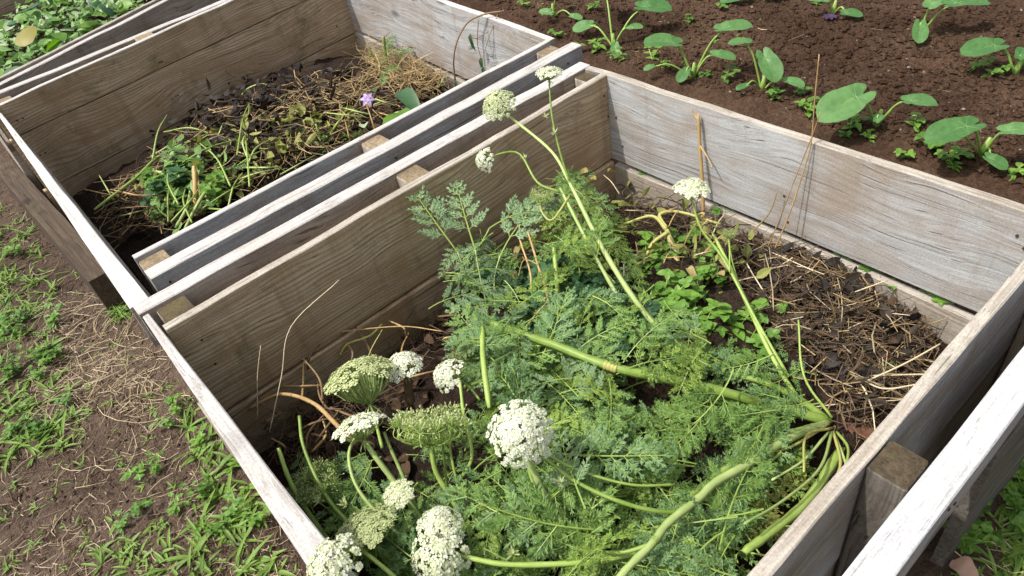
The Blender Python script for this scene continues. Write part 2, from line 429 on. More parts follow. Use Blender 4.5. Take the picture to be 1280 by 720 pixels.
board(B, (1.391, -1.71, .002), (1.392, -.15, -.003), .013, .13, W_GREY, W_TOP, side=-1, T2=.046, wob=.002, name='rail')
board(B, (1.372, -1.7, -.15), (1.372, -.36, -.15), .022, .4, W_BEND, W_TAN, side=-1)
post(B, 1.367, 1.39, -.31, -.24, -.14, BOT)
# dark timber lying along the foot of the middle bin
bseed[0] += 1
tb = obj('timber', board_mesh(1.22, .08, .15, 91, mats=[W_DARK, W_DARK], wob=.002), mat=frame((1.525, -2.2, -.352), (-.048, 1.22, -.01), (0, 0, 1)))
tag(tb, 'long dark timber on the ground along the middle bin', 'timber')

# --- far bin
Cb = thing('compost_bin', 'far compost bin filled with fresh green leaves, cut off by picture corner', 'compost bin', (.7, -2.6, GZ), 'wooden compost bins')
board(Cb, (1.42, -1.862, .035), (-.2, -2.42, .04), .03, .2, W_BEND, W_TOP, name='rail')
board(Cb, (1.39, -1.96, .03), (-.2, -2.51, .04), .02, .3, W_BEND, W_TAN)
board(Cb, (1.39, -1.962, -.275), (-.2, -2.512, -.265), .02, .28, W_BEND, W_TAN)
for xx, yy in ((1.3, -1.935), (.88, -2.078), (.1, -2.345)):
    post(Cb, xx - .03, xx + .03, yy - .022, yy + .022, .026, BOT)
board(Cb, (1.4, -3.2, .1), (-.2, -3.7, .1), .024, .29, W_BROWN, W_TAN)
board(Cb, (1.4, -3.198, -.195), (-.2, -3.698, -.195), .024, .3, W_BROWN, W_TAN)
board(Cb, (-.2, -2.5, .04), (-.2, -3.72, .05), .024, .3, W_GREY, W_TOP)
board(Cb, (1.41, -3.2, .0), (1.41, -1.98, .0), .024, .5, W_BEND, W_TOP, side=-1)

nail_b = MB(); nail_b.tube([(0, 0, -.004), (0, 0, .0006), (0, 0, .0012)], [.0034, .0034, .0024], 8); NAIL = nail_b.mesh('nail', newmat('rusty_nail')[0])
NAIL.materials[0].node_tree.nodes['Principled BSDF'].inputs['Base Color'].default_value = (.05, .03, .02, 1)
NAIL.materials[0].node_tree.nodes['Principled BSDF'].inputs['Roughness'].default_value = .7
def nail(par, p, nrm): obj('nail', NAIL, par, mat=Matrix.Translation(p) @ Vector(nrm).to_track_quat('Z', 'Y').to_matrix().to_4x4())
for x in (1.36, .69, .69, 1.37, .02, .03):
    nail(A, (x + rnd.uniform(-.015, .015), .0015, -rnd.uniform(.04, .26)), (0, 1, 0))
for y in (.03, .05, 1.15, 1.17, .62, .64): nail(A, (.0015, y, -rnd.uniform(.03, .27)), (1, 0, 0))
for x in (.7, .725, .04, 1.37): nail(A, (x, 1.2285, -rnd.uniform(.05, .2)), (0, 1, 0)); nail(A, (x, 1.344, -rnd.uniform(.02, .06)), (0, 1, 0))
for x in (1.33, .65, -.04): nail(B, (x, -.2065, -.03), (0, 1, 0)); nail(B, (x + .02, -.2065, -.06), (0, 1, 0)); nail(A, (x + .05, -.1, -.03), (0, 1, 0))
for x in (1.36, 1.34, .8, .79, 0.0): nail(B, (x, -1.718, -.05 if x > .5 else .03), (0, 1, 0)); nail(B, (x, -1.7195, -.2), (0, 1, 0))
# ------------------------------------------------------------------ compost in the bins
def gauss(x, y, cx, cy, s): return math.exp(-((x - cx) ** 2 + (y - cy) ** 2) / (2 * s * s))
def heapA(x, y):
    return -.43 + .1 * gauss(x, y, .35, .75, .28) + .05 * gauss(x, y, .08, .7, .22) + .05 * gauss(x, y, .45, 1.08, .09) + .09 * gauss(x, y, .75, .7, .3) + .04 * gauss(x, y, .2, .3, .2) + .034 * fbm(x * 7, y * 7, 2) + .014 * mnoise.noise(Vector((x * 30, y * 30, 2)))
def heapB(x, y):
    return -.40 + .1 * gauss(x, y, .5, -1.15, .4) + .1 * gauss(x, y, .55, -1.55, .32) + .05 * gauss(x, y, .95, -1.2, .22) + .06 * gauss(x, y, .1, -1.3, .25) + .03 * fbm(x * 6, y * 6, 5) + .014 * mnoise.noise(Vector((x * 28, y * 28, 6)))
def heapC(x, y):
    return -.08 + .1 * gauss(x, y, .8, -2.75, .35) + .03 * fbm(x * 6, y * 6, 8)
kind(grid_obj('compost', .03, 1.383, .046, 1.197, .011, heapA, S_COMP), 'stuff')['label'] = 'dark crumbly compost in the near bin'
kind(grid_obj('compost', -.053, 1.346, -1.69, -.377, .0125, heapB, S_COMP), 'stuff')['label'] = 'dark crumbly compost in the middle bin'
b = MB()
def heapC_slab():
    vs = []; fs = []; n = 30
    for j in range(n + 1):
        for i in range(n + 1):
            x = 1.37 - 1.53 * i / n; s0 = -1.992 - (1.39 - x) * .346; s1 = -3.17 - (1.4 - x) * .3125
            y = s0 + (s1 - s0) * j / n; vs.append((x, y, heapC(x, y)))
    for j in range(n):
        for i in range(n):
            a = j * (n + 1) + i; fs.append((a, a + n + 1, a + n + 2, a + 1))
    me = bpy.data.meshes.new('compost'); me.from_pydata(vs, [], fs); me.materials.append(S_COMP); me.update()
    return obj('compost', me)
kind(heapC_slab(), 'stuff')['label'] = 'compost under the leaves of the far bin'

# ------------------------------------------------------------------ plant templates
def frond_mesh(seed, mat, L=.2, pairs=7, wid=.34, lob=1., droop=.25, sp=.0135):
    r = random.Random(seed); b = MB()
    bend = r.uniform(-.35, .35)
    def rach(t):
        a = bend * t
        return Vector((L * t * math.cos(a), L * t * math.sin(a), -droop * L * t * t + .1 * L * t))
    n = 10
    pts = [rach(i / n) for i in range(n + 1)]
    b.tube(pts, [.0021 * (1 - .75 * i / n) for i in range(n + 1)], 4, 1, False)
    def lobe(p, d, nn, ln, wd):
        y = nn.cross(d).normalized()
        c = p + d * (ln * .55); lift = nn * (ln * r.uniform(-.18, .18)); tw = nn * (wd * r.uniform(-.4, .4))
        b.face([p - y * wd * .45, p + y * wd * .45, c + y * wd + tw, p + d * ln + lift, c - y * wd - tw])
    def pinnule(p, d, nn, ln):
        y = nn.cross(d).normalized()
        if ln > .0085:
            for sg in (-1, 1):
                lobe(p + d * ln * r.uniform(.2, .36), (d * .85 + y * sg * .5 + nn * r.uniform(-.12, .15)).normalized(), nn, ln * .52 * r.uniform(.8, 1.2), .00105 * lob)
        lobe(p, (d + y * r.uniform(-.12, .12)).normalized(), nn, ln, .00135 * lob)
    for i in range(pairs):
        t = .26 + .68 * (i / (pairs - .5)) ** .9
        for sg in (-1, 1):
            p = rach(t + r.uniform(-.015, .015)); tg = (rach(min(1, t + .02)) - rach(t - .02)).normalized()
            nn = Vector((0, 0, 1)); nn = (nn - tg * nn.dot(tg)).normalized(); side = nn.cross(tg)
            an = math.radians(60 - 24 * t + r.uniform(-9, 9))
            d = (tg * math.cos(an) + side * sg * math.sin(an) + nn * r.uniform(-.25, .4)).normalized()
            n2 = (nn + side * sg * r.uniform(-.35, .2)); n2 = (n2 - d * n2.dot(d)).normalized()
            u = (t - .26) / .7
            lp = L * wid * (1.0 - .72 * u) * (1 if i else .9) * r.uniform(.82, 1.12)
            b.tube([p, p + d * lp * .5, p + d * lp * .95 - n2 * lp * .06], [.0009, .0007, .0004], 3, 1, False)
            m = max(2, int(lp / sp)); y2 = n2.cross(d)
            for q in range(m):
                sq = .2 + .74 * q / m
                for s2 in (-1, 1):
                    dd = (d * .8 + y2 * s2 * .6 + n2 * r.uniform(-.15, .2)).normalized()
                    pinnule(p + d * lp * sq - n2 * lp * .06 * sq * sq, dd, n2, (lp * .3 * (1.05 - .75 * sq) + .0075) * r.uniform(.8, 1.15))
            pinnule(p + d * lp * .92 - n2 * lp * .055, d, n2, lp * .15 + .009)
    d = (rach(1) - rach(.95)).normalized(); pinnule(rach(.97), d, Vector((0, 0, 1)), .024)
    return b.mesh('leaf', [mat, STEM])
FR = [frond_mesh(100 + i, (L_CARROT, L_CARROT2, L_CARROT, L_LIME)[i % 4], .2 + .02 * (i % 3), 6 + i % 2, .3 + .03 * (i % 3), 1.25 + .25 * (i % 3), .15 + .14 * (i % 4), .0095 + .001 * (i % 3)) for i in range(9)]
FRG = [frond_mesh(130 + i, L_GREYG, .2, 6, .31, 1.9, .2 + .15 * i, .0115) for i in range(4)]
FRY = [frond_mesh(150, L_YELLOW, .16, 6, .3, 1.1, .4)]
FRF = [frond_mesh(160 + i, L_CARROT2, .15, 8, .3, 1., .2, .0085) for i in range(2)]

def oval_leaf(b, p, d, nn, ln, wd, mi=0, fold=.18, curl=.2, nseg=5, tip=1.6):
    "leaf blade with a raised mid fold, built as two strips"
    d = Vector(d).normalized(); nn = Vector(nn); nn = (nn - d * nn.dot(d)).normalized(); y = nn.cross(d)
    i0 = len(b.v)
    for k in range(nseg + 1):
        t = k / nseg; wv = wd * .5 * max(.02, math.sin(math.pi * min(1, t ** .75 * .97 + .02)) ** (1 / tip) if t < 1 else .02)
        c = p + d * (ln * t) + nn * (-curl * ln * t * t)
        b.v.append(tuple(c + y * wv + nn * fold * wv)); b.v.append(tuple(c)); b.v.append(tuple(c - y * wv + nn * fold * wv))
    for k in range(nseg):
        a = i0 + k * 3
        b.f.append((a, a + 1, a + 4, a + 3)); b.m.append(mi); b.f.append((a + 1, a + 2, a + 5, a + 4)); b.m.append(mi)

def weed_mesh(seed, leaf, h=.1, nodes=5, ll=.03, lw=.018, stems=2, lean=.5):
    r = random.Random(seed); b = MB()
    for s in range(stems):
        a = r.uniform(0, 6.28); hh = h * r.uniform(.7, 1.15); ln_ = lean * r.uniform(.4, 1.2)
        pts = [Vector((math.cos(a) * ln_ * hh * t * t, math.sin(a) * ln_ * hh * t * t, hh * t)) for t in (0, .25, .5, .75, 1)]
        b.tube(pts, [.0016, .0015, .0013, .0011, .0008], 4, 1, False)
        for k in range(nodes):
            t = .25 + .75 * k / (nodes - 1); i = min(3, int(t * 4)); p = pts[i].lerp(pts[i + 1], t * 4 - i)
            a2 = r.uniform(0, 6.28)
            for q in range(2 if k < nodes - 1 else 4):
                aa = a2 + q * (math.pi if k < nodes - 1 else math.pi / 2) + r.uniform(-.3, .3)
                d = Vector((math.cos(aa), math.sin(aa), r.uniform(.0, .5)))
                oval_leaf(b, p, d, Vector((0, 0, 1)), ll * r.uniform(.7, 1.2) * (1 if k < nodes - 1 else .6), lw * r.uniform(.8, 1.2), 0, .2, r.uniform(.1, .4), 4)
    return b.mesh('weed', [leaf, STEM])
WEEDS = [weed_mesh(200, L_WEED, .1, 5, .032, .02, 3), weed_mesh(201, L_WEED, .07, 4, .026, .014, 3, .9), weed_mesh(202, L_WEEDD, .1, 5, .04, .028, 2), weed_mesh(203, L_WEED, .05, 3, .03, .014, 3, 1.2), weed_mesh(204, L_WEEDD, .09, 4, .05, .036, 2)]

def floret(b, p, nn, r, s, mi=0):
    nn = Vector(nn).normalized(); a = nn.cross(Vector((.3, .5, .81)));
    if a.length < .05: a = nn.cross(Vector((1, 0, 0)))
    a.normalize(); c = nn.cross(a); o = r.uniform(0, 1.2)
    for k in range(5):
        an = o + k * 1.2566; d = a * math.cos(an) + c * math.sin(an); e = nn.cross(d)
        b.face([p, p + d * s * .6 + e * s * .42, p + d * s + nn * s * .15, p + d * s * .6 - e * s * .42], mi)

def umbel_mesh(seed, R=.05, dome=.75, n=60, nf=15, gap=.0, petal=None, cup=0., fs=.0022, zb=.55, ray=.0008, us=None):
    "axis +Z; stem joins at the origin; flower surface is a dome; slot0 petals slot1 stem"
    r = random.Random(seed); b = MB()
    H = R * dome; z0 = R * zb
    for i in range(n):
        t = (i + .5) / n; a = i * 2.39996 + r.uniform(-.15, .15)
        rr = R * math.sqrt(t) * r.uniform(.94, 1.04)
        if r.random() < gap: continue
        z = z0 + H * (1 - (rr / R) ** 2) - cup * R * (1 - rr / R) + r.uniform(-.06, .05) * R
        c = Vector((rr * math.cos(a), rr * math.sin(a), z))
        nn = Vector((c.x * dome * 1.9, c.y * dome * 1.9, R)).normalized()
        # ray
        mid = Vector((c.x * .62, c.y * .62, z * .42)); b.tube([Vector((0, 0, 0)), mid, c - nn * .006], [ray, ray * .9, ray * .75], 3, 1, False)
        ur = (us or R * 1.22 / math.sqrt(n)) * r.uniform(.8, 1.25)
        x = nn.cross(Vector((0, .2, 1))); x = x.normalized() if x.length > .05 else Vector((1, 0, 0)); y = nn.cross(x)
        for q in range(nf):
            t2 = (q + .5) / nf; a2 = q * 2.39996 + a; r2 = ur * math.sqrt(t2)
            off = (x * math.cos(a2) + y * math.sin(a2)) * r2
            pt = c + off + nn * (ur * .3 * (1 - t2) + r.uniform(-.0009, .0013))
            floret(b, pt, nn + off * 28 + Vector((r.gauss(0, .25), r.gauss(0, .25), r.gauss(0, .25))), r, fs * r.uniform(.75, 1.2), 2 if r.random() < .22 or q < 2 else 0)
            if q % 3 == 0: b.tube([c - nn * .006, pt], [.0005, .0004], 3, 1, False)
    # bracts
    for k in range(9):
        a = k * .7; d = Vector((math.cos(a), math.sin(a), -.5)).normalized()
        oval_leaf(b, Vector((0, 0, -.001)), d, Vector((0, 0, 1)), R * .45, .0022, 1, .2, .3, 3)
    return b.mesh('umbel', [petal or PETAL, STEM_P, PETAL_G if not petal else SEEDM])

def nest_mesh(seed, R=.05, n=90, mat=None, close=.25, depth=.9):
    "umbel gone over: rays curve out and up round a hollow, tips fuzzy"
    r = random.Random(seed); b = MB()
    for i in range(n):
        t = (i + .5) / n; a = i * 2.39996 + r.uniform(-.2, .2)
        rr = R * (.25 + .75 * math.sqrt(t)); z = R * depth * r.uniform(.85, 1.1) * (.75 + .25 * t)
        e = Vector((math.cos(a), math.sin(a), 0))
        tip = e * rr * (1 - close * t) + Vector((r.gauss(0, .05) * R, r.gauss(0, .05) * R, z + r.gauss(0, .07) * R))
        jt = Vector((r.gauss(0, .04), r.gauss(0, .04), r.gauss(0, .04))) * R
        pts = spline([Vector((0, 0, 0)), e * rr * .6 + Vector((0, 0, z * .18)) + jt, e * rr * 1.03 + Vector((0, 0, z * .55)), tip], 3)
        b.tube(pts, [.0009 - .00004 * k for k in range(len(pts))], 3, 1, False)
        out = (tip - pts[-3]).normalized()
        for q in range(22):
            d = (out + Vector((r.gauss(0, .65), r.gauss(0, .65), r.gauss(0, .5)))).normalized()
            ln = R * .26 * r.uniform(.7, 1.3); ep = tip + d * ln
            b.tube([tip, ep], [.0004, .0004], 3, 1, False)
            oval_leaf(b, ep, d, Vector((r.gauss(0, 1), r.gauss(0, 1), 1)), .0042, .0022, 0, .3, 0, 2)
            if q % 3 == 0: floret(b, ep + d * .002, d, r, .0017, 0)
    for k in range(12):
        a = k * .53; d = Vector((math.cos(a), math.sin(a), -.15)).normalized()
        oval_leaf(b, Vector((0, 0, 0)), d, Vector((0, 0, 1)), R * .7, .0022, 1, .2, -.3, 3)
    return b.mesh('umbel', [mat or SEEDM, STEM])
UW = [umbel_mesh(300, .055, .85, 125, 17, .03), umbel_mesh(301, .04, .7, 75, 15, .08), umbel_mesh(302, .033, .35, 46, 15, .1), umbel_mesh(303, .04, .9, 75, 14, .14)]
UG = [umbel_mesh(310, .055, .9, 115, 17, .03, PETAL_G)]
UF = [umbel_mesh(330, .05, .45, 95, 22, .03, SEEDM, 0, .0017, .75, .0011, .0068), umbel_mesh(331, .05, .3, 85, 22, .05, SEEDM, .2, .0018, .8, .0011, .0068)]
UN = [nest_mesh(320), nest_mesh(321, mat=SEEDB, close=.4), nest_mesh(322, n=55, close=.05, depth=.6)]

VIEW = Vector((-.427, -.624, -.654))        # where the photographer looks
CR = Vector((RM[0, 0], RM[1, 0], RM[2, 0])); CU = Vector((RM[0, 1], RM[1, 1], RM[2, 1]))

def stem_part(par, pts, r0, r1, mat=STEM, name='stem', sides=7, n=6):
    w3 = spline([P(*q) if not isinstance(q, Vector) else q for q in pts], n)
    base = w3[0]; N = len(w3) - 1
    b = MB(); big = max(r0, r1) > .0045 and sides >= 7
    if big: sides = 18
    b.tube([q - base for q in w3], [(r0 + (r1 - r0) * k / N) * (1 + .06 * math.sin(k * 2.1 + r0 * 999)) for k in range(N + 1)], sides)
    if big:      # ribs along the stalk, slight unevenness, frayed ends
        for k in range(N + 1):
            c = w3[k] - base
            for j in range(sides):
                v = Vector(b.v[k * sides + j]); f = (.9 if j % 2 else 1.05) + .1 * mnoise.noise(v * 60)
                if k in (0, N): f *= rnd.uniform(.3, 1.)
                b.v[k * sides + j] = tuple(c + (v - c) * f)
    return obj(name, b.mesh(name, mat, True), par, loc=base)
def umbel_part(par, tmpl, pos, axis, R, base_R):
    M = Matrix.Translation(pos) @ Vector(axis).normalized().to_track_quat('Z', 'Y').to_matrix().to_4x4() @ Matrix.Rotation(rnd.uniform(0, 6), 4, 'Z') @ Matrix.Scale(R / base_R, 4)
    return obj('umbel', tmpl, par, mat=M)

def flower(label, stem, r0, r1, tmpl, base_R, R, axis, mat=STEM, extra=(), leaves=0):
    R *= 1.12
    "cut flowering stalk: stem points run from the foot to the head"
    foot = P(*stem[0]); t = thing('carrot_flower_stalk', label, 'flower', foot, 'cut carrot flower stalks')
    stem_part(t, stem, r0, r1, mat)
    umbel_part(t, tmpl, P(*stem[-1]), axis, R, base_R)
    for e in extra: stem_part(t, e[0], e[1], e[2], mat, 'side_branch', 6)
    return t

def toward(cam_w, up_w, right_w=0., scr_up=0.):
    "axis built from: towards the camera, world up, picture right, picture up"
    return (-VIEW * cam_w + Vector((0, 0, 1)) * up_w + CR * right_w + CU * scr_up).normalized()

# ------------------------------------------------------------------ foliage heaps in the near bin
def inpoly(x, y, poly):
    c = False; j = len(poly) - 1
    for i in range(len(poly)):
        xi, yi = poly[i]; xj, yj = poly[j]
        if (yi > y) != (yj > y) and x < (xj - xi) * (y - yi) / (yj - yi) + xi: c = not c
        j = i
    return c
def samp(poly, r):
    xs = [p[0] for p in poly]; ys = [p[1] for p in poly]
    while True:
        x, y = r.uniform(min(xs), max(xs)), r.uniform(min(ys), max(ys))
        if inpoly(x, y, poly): return x, y

def scatter_fronds(par, polys, n, zlo, zhi, temps, seed, smin=.6, smax=1.05, name='leaf', away=None):
    r = random.Random(seed)
    for i in range(n):
        px, py = samp(polys, r); zz = r.uniform(zlo, zhi)
        q = P(px, py, zz)
        a = r.uniform(0, 6.283)
        d = Vector((math.cos(a), math.sin(a), r.uniform(-.25, .45)))
        if away is not None and r.random() < .7:
            v = Vector((q.x - away.x, q.y - away.y, 0)).normalized(); d = v + Vector((r.gauss(0, .5), r.gauss(0, .5), r.uniform(-.2, .4)))
        nn = Vector((r.gauss(0, .4), r.gauss(0, .4), 1)) - VIEW * .25
        s = r.uniform(smin, smax); d.normalize()
        q = q - d * .1 * s
        tip = q + d * .2 * s
        # keep inside the boards
        for pt in (q, tip):
            dx = min(0, 1.37 - pt.x) + max(0, .03 - pt.x); dy = max(0, .05 - pt.y) + min(0, 1.18 - pt.y)
            q = q + Vector((dx, dy, 0)); tip = tip + Vector((dx, dy, 0))
        obj(name, temps[r.randrange(len(temps))], par, mat=frame(q, d, nn, s))

crown = P(1037, 527, -.3)
plA = thing('carrot_plant', 'uprooted carrot plant with thick pale stalks spreading from its orange root', 'plant', crown)
stem_part(plA, [crown, (960, 506, -.25), (860, 479, -.185), (766, 459, -.145), (690, 430, -.13), (606, 402, -.1)], .0115, .0085, STEM)
stem_part(plA, [(772, 461, -.147), (764, 458.5, -.1445), (754, 455.5, -.142)], .0108, .0106, STEM_Y, 'node')
stem_part(plA, [crown, (985, 549, -.235), (935, 580, -.175), (896, 602, -.15), (872, 624, -.135), (835, 654, -.12), (815, 680, -.11), (775, 722, -.1), (735, 790, -.1)], .0082, .006, STEM_P)
stem_part(plA, [(820, 672, -.112), (815, 680, -.11), (810, 686, -.109)], .0068, .0068, STEM, 'node')
stem_part(plA, [(815, 680, -.11), (780, 690, -.12), (740, 690, -.14)], .004, .003, STEM, 'side_branch')
stem_part(plA, [crown, (960, 553, -.27), (905, 588, -.25), (850, 630, -.25)], .008, .006, STEM)
stem_part(plA, [crown, (1000, 500, -.27), (955, 478, -.25), (900, 465, -.25)], .008, .006, STEM)
stem_part(plA, [(1000, 503, -.27), (962, 440, -.22), (918, 345, -.16), (890, 290, -.12)], .0052, .0035, STEM)
stem_part(plA, [(1052, 560, -.3), (1010, 625, -.26), (960, 668, -.22), (930, 690, -.2)], .0095, .007, STEM)
for k, q in enumerate(([(1040, 535), (1008, 545), (1005, 590)], [(1040, 540), (1025, 585), (980, 625), (930, 655)], [(1046, 540), (1060, 560), (1056, 590)], [(1042, 540), (1050, 585), (1020, 625), (1000, 655)],
                       [(1036, 540), (1005, 575), (965, 600)], [(1040, 522), (1005, 470), (998, 400)], [(1036, 530), (985, 560), (930, 570)], [(1044, 545), (1060, 590), (1052, 612)])):
    stem_part(plA, [(x, y, -.29 + .05 * i) for i, (x, y) in enumerate(q)], .0034, .0022, (STEM_Y, STEM_P, STEM)[k % 3], 'leaf_stalk', 5)
# the root
r0 = P(1042, 528, -.315); r1 = P(1062, 535, -.33); r2 = P(1096, 548, -.35)
bb = MB(); pr = spline([r0, r1, r1.lerp(r2, .5), r2, r2 + (r2 - r1) * .5], 6)
bb.tube([q - r0 for q in pr], [.006 + .021 * math.sin(math.pi * min(1, (k + 1) / (len(pr) - 1)) ** .8) for k in range(len(pr))], 18)
for k, v in enumerate(bb.v):
    v = Vector(v); nz = mnoise.noise(v * 45) * .009 + mnoise.noise(v * 130) * .004; c = min((q - r0 for q in pr), key=lambda q: (q - v).length)
    d = (v - c); bb.v[k] = tuple(v + (d.normalized() if d.length > 1e-6 else d) * nz)
rt = obj('root', bb.mesh('root', ROOT, True), plA, loc=r0)
bb = MB(); rr = random.Random(4)
for k in range(40):
    q = pr[rr.randrange(2, len(pr) - 3)] - r0; a = Vector((rr.gauss(0, 1), rr.gauss(0, 1), rr.gauss(0, 1))).normalized()
    p0 = q + a * .02; p1 = p0 + a * rr.uniform(.01, .03) + Vector((rr.gauss(0, .01), rr.gauss(0, .01), -.01)); bb.tube([p0, p0.lerp(p1, .5) + Vector((0, 0, .004)), p1], [.0008, .0006, .0004], 3)
obj('root_hair', bb.mesh('root_hair', STEM_B), rt, loc=(0, 0, 0))
POLY_A = [(790, 430), (870, 450), (960, 480), (1010, 530), (990, 590), (960, 640), (920, 700), (860, 800), (700, 860), (720, 640), (740, 520)]
scatter_fronds(plA, POLY_A, 86, -.34, -.15, FR + FRF, 11, away=crown)
scatter_fronds(plA, [(860, 440), (960, 445), (1005, 500), (1010, 530), (900, 530)], 16, -.3, -.22, FR, 14, .5, .85)
scatter_fronds(plA, [(920, 540), (1000, 545), (1000, 600), (930, 660)], 10, -.32, -.26, FR, 15, .5, .8)
scatter_fronds(plA, [(850, 380), (950, 360), (1000, 440), (980, 470), (860, 450)], 20, -.33, -.27, FR, 16, .4, .65)
scatter_fronds(plA, [(920, 380), (1010, 400), (1040, 480), (960, 470)], 9, -.34, -.27, FRF, 12, .5, .8)
scatter_fronds(plA, [(930, 610), (990, 580), (1030, 600), (950, 690)], 5, -.27, -.22, FRY, 13, .5, .8)

plB = thing('carrot_plant', 'tall flowering carrot stalk leaning across the bin to the divider', 'plant', P(880, 460, -.27))
stem_part(plB, [(880, 460, -.27), (812, 398, -.19), (760, 322, -.1), (712, 228, .0)], .0075, .005, STEM_P)
stem_part(plB, [(835, 470, -.28), (790, 400, -.21), (745, 322, -.12), (700, 235, -.02)], .0055, .004, STEM_P)
stem_part(plB, [(712, 228, .0), (690, 190, .045), (645, 152, .09), (628, 140, .1)], .0042, .0034, STEM_P, 'side_branch')
umbel_part(plB, UG[0], P(630, 141, .1), toward(.75, .45, -.55, .25), .047, .055)
stem_part(plB, [(712, 228, .0), (700, 190, .06), (690, 145, .13), (686, 97, .2)], .003, .002, STEM, 'side_branch')
umbel_part(plB, UW[2], P(687, 100, .2), toward(.1, 1., 0, .25), .032, .033)
stem_part(plB, [(700, 240, -.02), (672, 228, .0), (650, 193, .04), (626, 192, .05), (612, 200, .045)], .0032, .0024, STEM, 'side_branch')
umbel_part(plB, UW[3], P(613, 201, .045), toward(.75, .1, -.75, -.1), .029, .04)
stem_part(plB, [(712, 245, -.03), (690, 275, -.06), (676, 262, -.05), (678, 250, -.04)], .003, .0024, STEM_Y, 'side_branch')
umbel_part(plB, UN[2], P(678, 250, -.04), toward(.1, 1, 0, .1), .029, .05)
for (x, y, z) in ((656, 198, .03), (693, 166, .1), (682, 146, .13), (770, 300, -.1)):
    bb = MB(); rr = random.Random(int(x))
    for k in range(16):
        a = rr.uniform(0, 6.28); d = Vector((math.cos(a), math.sin(a), rr.uniform(-.3, .9))); oval_leaf(bb, Vector((0, 0, 0)), d, Vector((0, 0, 1)), rr.uniform(.008, .016), .002, 0, .2, -.4, 3)
    obj('flower_bud', bb.mesh('flower_bud', SEEDM), plB, loc=P(x, y, z))
scatter_fronds(plB, [(690, 215), (740, 230), (800, 330), (880, 420), (900, 470), (780, 450), (640, 390), (650, 310)], 66, -.32, -.11, FR, 21, .5, .9)
scatter_fronds(plB, [(690, 215), (735, 235), (760, 300), (700, 320)], 16, -.15, -.06, FR, 22, .45, .7)

plC = thing('carrot_plant', 'grey-green ferny carrot tops standing against the brown divider board', 'plant', P(600, 395, -.33))
gr_arcs = [([(600, 395, -.3), (592, 330, -.18), (612, 285, -.09)], (650, 262, -.07)), ([(605, 400, -.3), (585, 350, -.2), (572, 315, -.14)], (560, 300, -.11)), ([(612, 395, -.3), (600, 345, -.18), (594, 312, -.12)], (580, 270, -.06)), ([(620, 400, -.3), (618, 350, -.2), (625, 320, -.14)], (640, 290, -.1))]
for st, tp in gr_arcs:
    stem_part(plC, st, .0028, .0018, STEM_P, 'leaf_stalk', 5)
    q0 = P(*st[-1]); q1 = P(*tp); obj('leaf', FRG[rnd.randrange(4)], plC, mat=frame(q0, q1 - q0, toward(.5, 1), 1.05))
scatter_fronds(plC, [(560, 300), (600, 280), (650, 310), (655, 400), (610, 440), (555, 420)], 34, -.27, -.1, FRG + FR[:1], 31, .45, .85)

plD = thing('carrot_plant', 'mass of green carrot foliage under the biggest white umbel', 'plant', P(705, 702, -.26))
stem_part(plD, [(705, 702, -.24), (692, 650, -.18), (672, 600, -.11), (657, 570, -.06), (652, 540, -.01)], .0075, .0055, STEM_P)
umbel_part(plD, UW[0], P(652, 545, -.015), toward(1., .35, 0, .2), .056, .055)
stem_part(plD, [(690, 655, -.2), (665, 600, -.14), (660, 575, -.11)], .0035, .003, STEM, 'side_branch')
stem_part(plD, [(668, 560, -.08), (720, 602, -.1), (790, 632, -.12), (850, 640, -.15), (880, 622, -.18)], .0035, .0045, STEM, 'side_branch')
stem_part(plD, [(675, 565, -.09), (730, 590, -.1), (790, 606, -.12), (845, 606, -.16)], .0025, .0025, STEM, 'side_branch')
stem_part(plD, [(575, 695, -.1), (640, 706, -.11), (740, 702, -.13), (800, 690, -.16)], .0042, .005, STEM, 'side_branch')
stem_part(plD, [(625, 690, -.18), (612, 650, -.14), (603, 640, -.13)], .006, .004, STEM_P, 'side_branch')
stem_part(plD, [(700, 560, -.1), (706, 620, -.14), (704, 700, -.2)], .0028, .003, STEM, 'side_branch')
stem_part(plD, [(612, 510, -.12), (604, 450, -.09), (603, 405, -.1)], .0062, .0052, STEM, 'side_branch')
for (x, y, z) in ((700, 603, -.08), (641, 692, -.1), (400, 625, -.12), (432, 631, -.1)):
    bb = MB(); rr = random.Random(int(x))
    for k in range(18):
        a = rr.uniform(0, 6.28); d = Vector((math.cos(a), math.sin(a), rr.uniform(-.2, 1))); oval_leaf(bb, Vector((0, 0, 0)), d, Vector((0, 0, 1)), rr.uniform(.008, .018), .003, 0, .2, -.4, 3)
    obj('flower_bud', bb.mesh('flower_bud', SEEDM), plD, loc=P(x, y, z))
scatter_fronds(plD, [(575, 440), (680, 420), (780, 460), (760, 560), (740, 720), (760, 900), (560, 900), (530, 760), (560, 640), (590, 560)], 118, -.32, -.1, FR + FRG[:1], 41)
scatter_fronds(plD, [(590, 410), (760, 430), (760, 520), (600, 520)], 22, -.2, -.12, FR + FRG, 42, .5, .8)

plE = thing('carrot_plant', 'low feathery carrot leaves in the corner by the bleached side board', 'plant', P(440, 690, -.3))
scatter_fronds(plE, [(360, 590), (430, 600), (560, 620), (560, 760), (520, 900), (440, 760)], 34, -.34, -.15, FRF + FR[:3], 51, .5, .85)
scatter_fronds(plE, [(365, 575), (420, 570), (490, 610), (500, 700), (430, 700)], 16, -.3, -.18, FRF, 53, .4, .7)
scatter_fronds(plE, [(440, 510), (560, 500), (580, 600), (470, 600)], 5, -.36, -.26, FR + FRG, 52, .4, .7)

scatter_fronds(plD, [(580, 400), (650, 405), (650, 445), (590, 450)], 8, -.12, -.085, FR + FRG, 43, .35, .6)
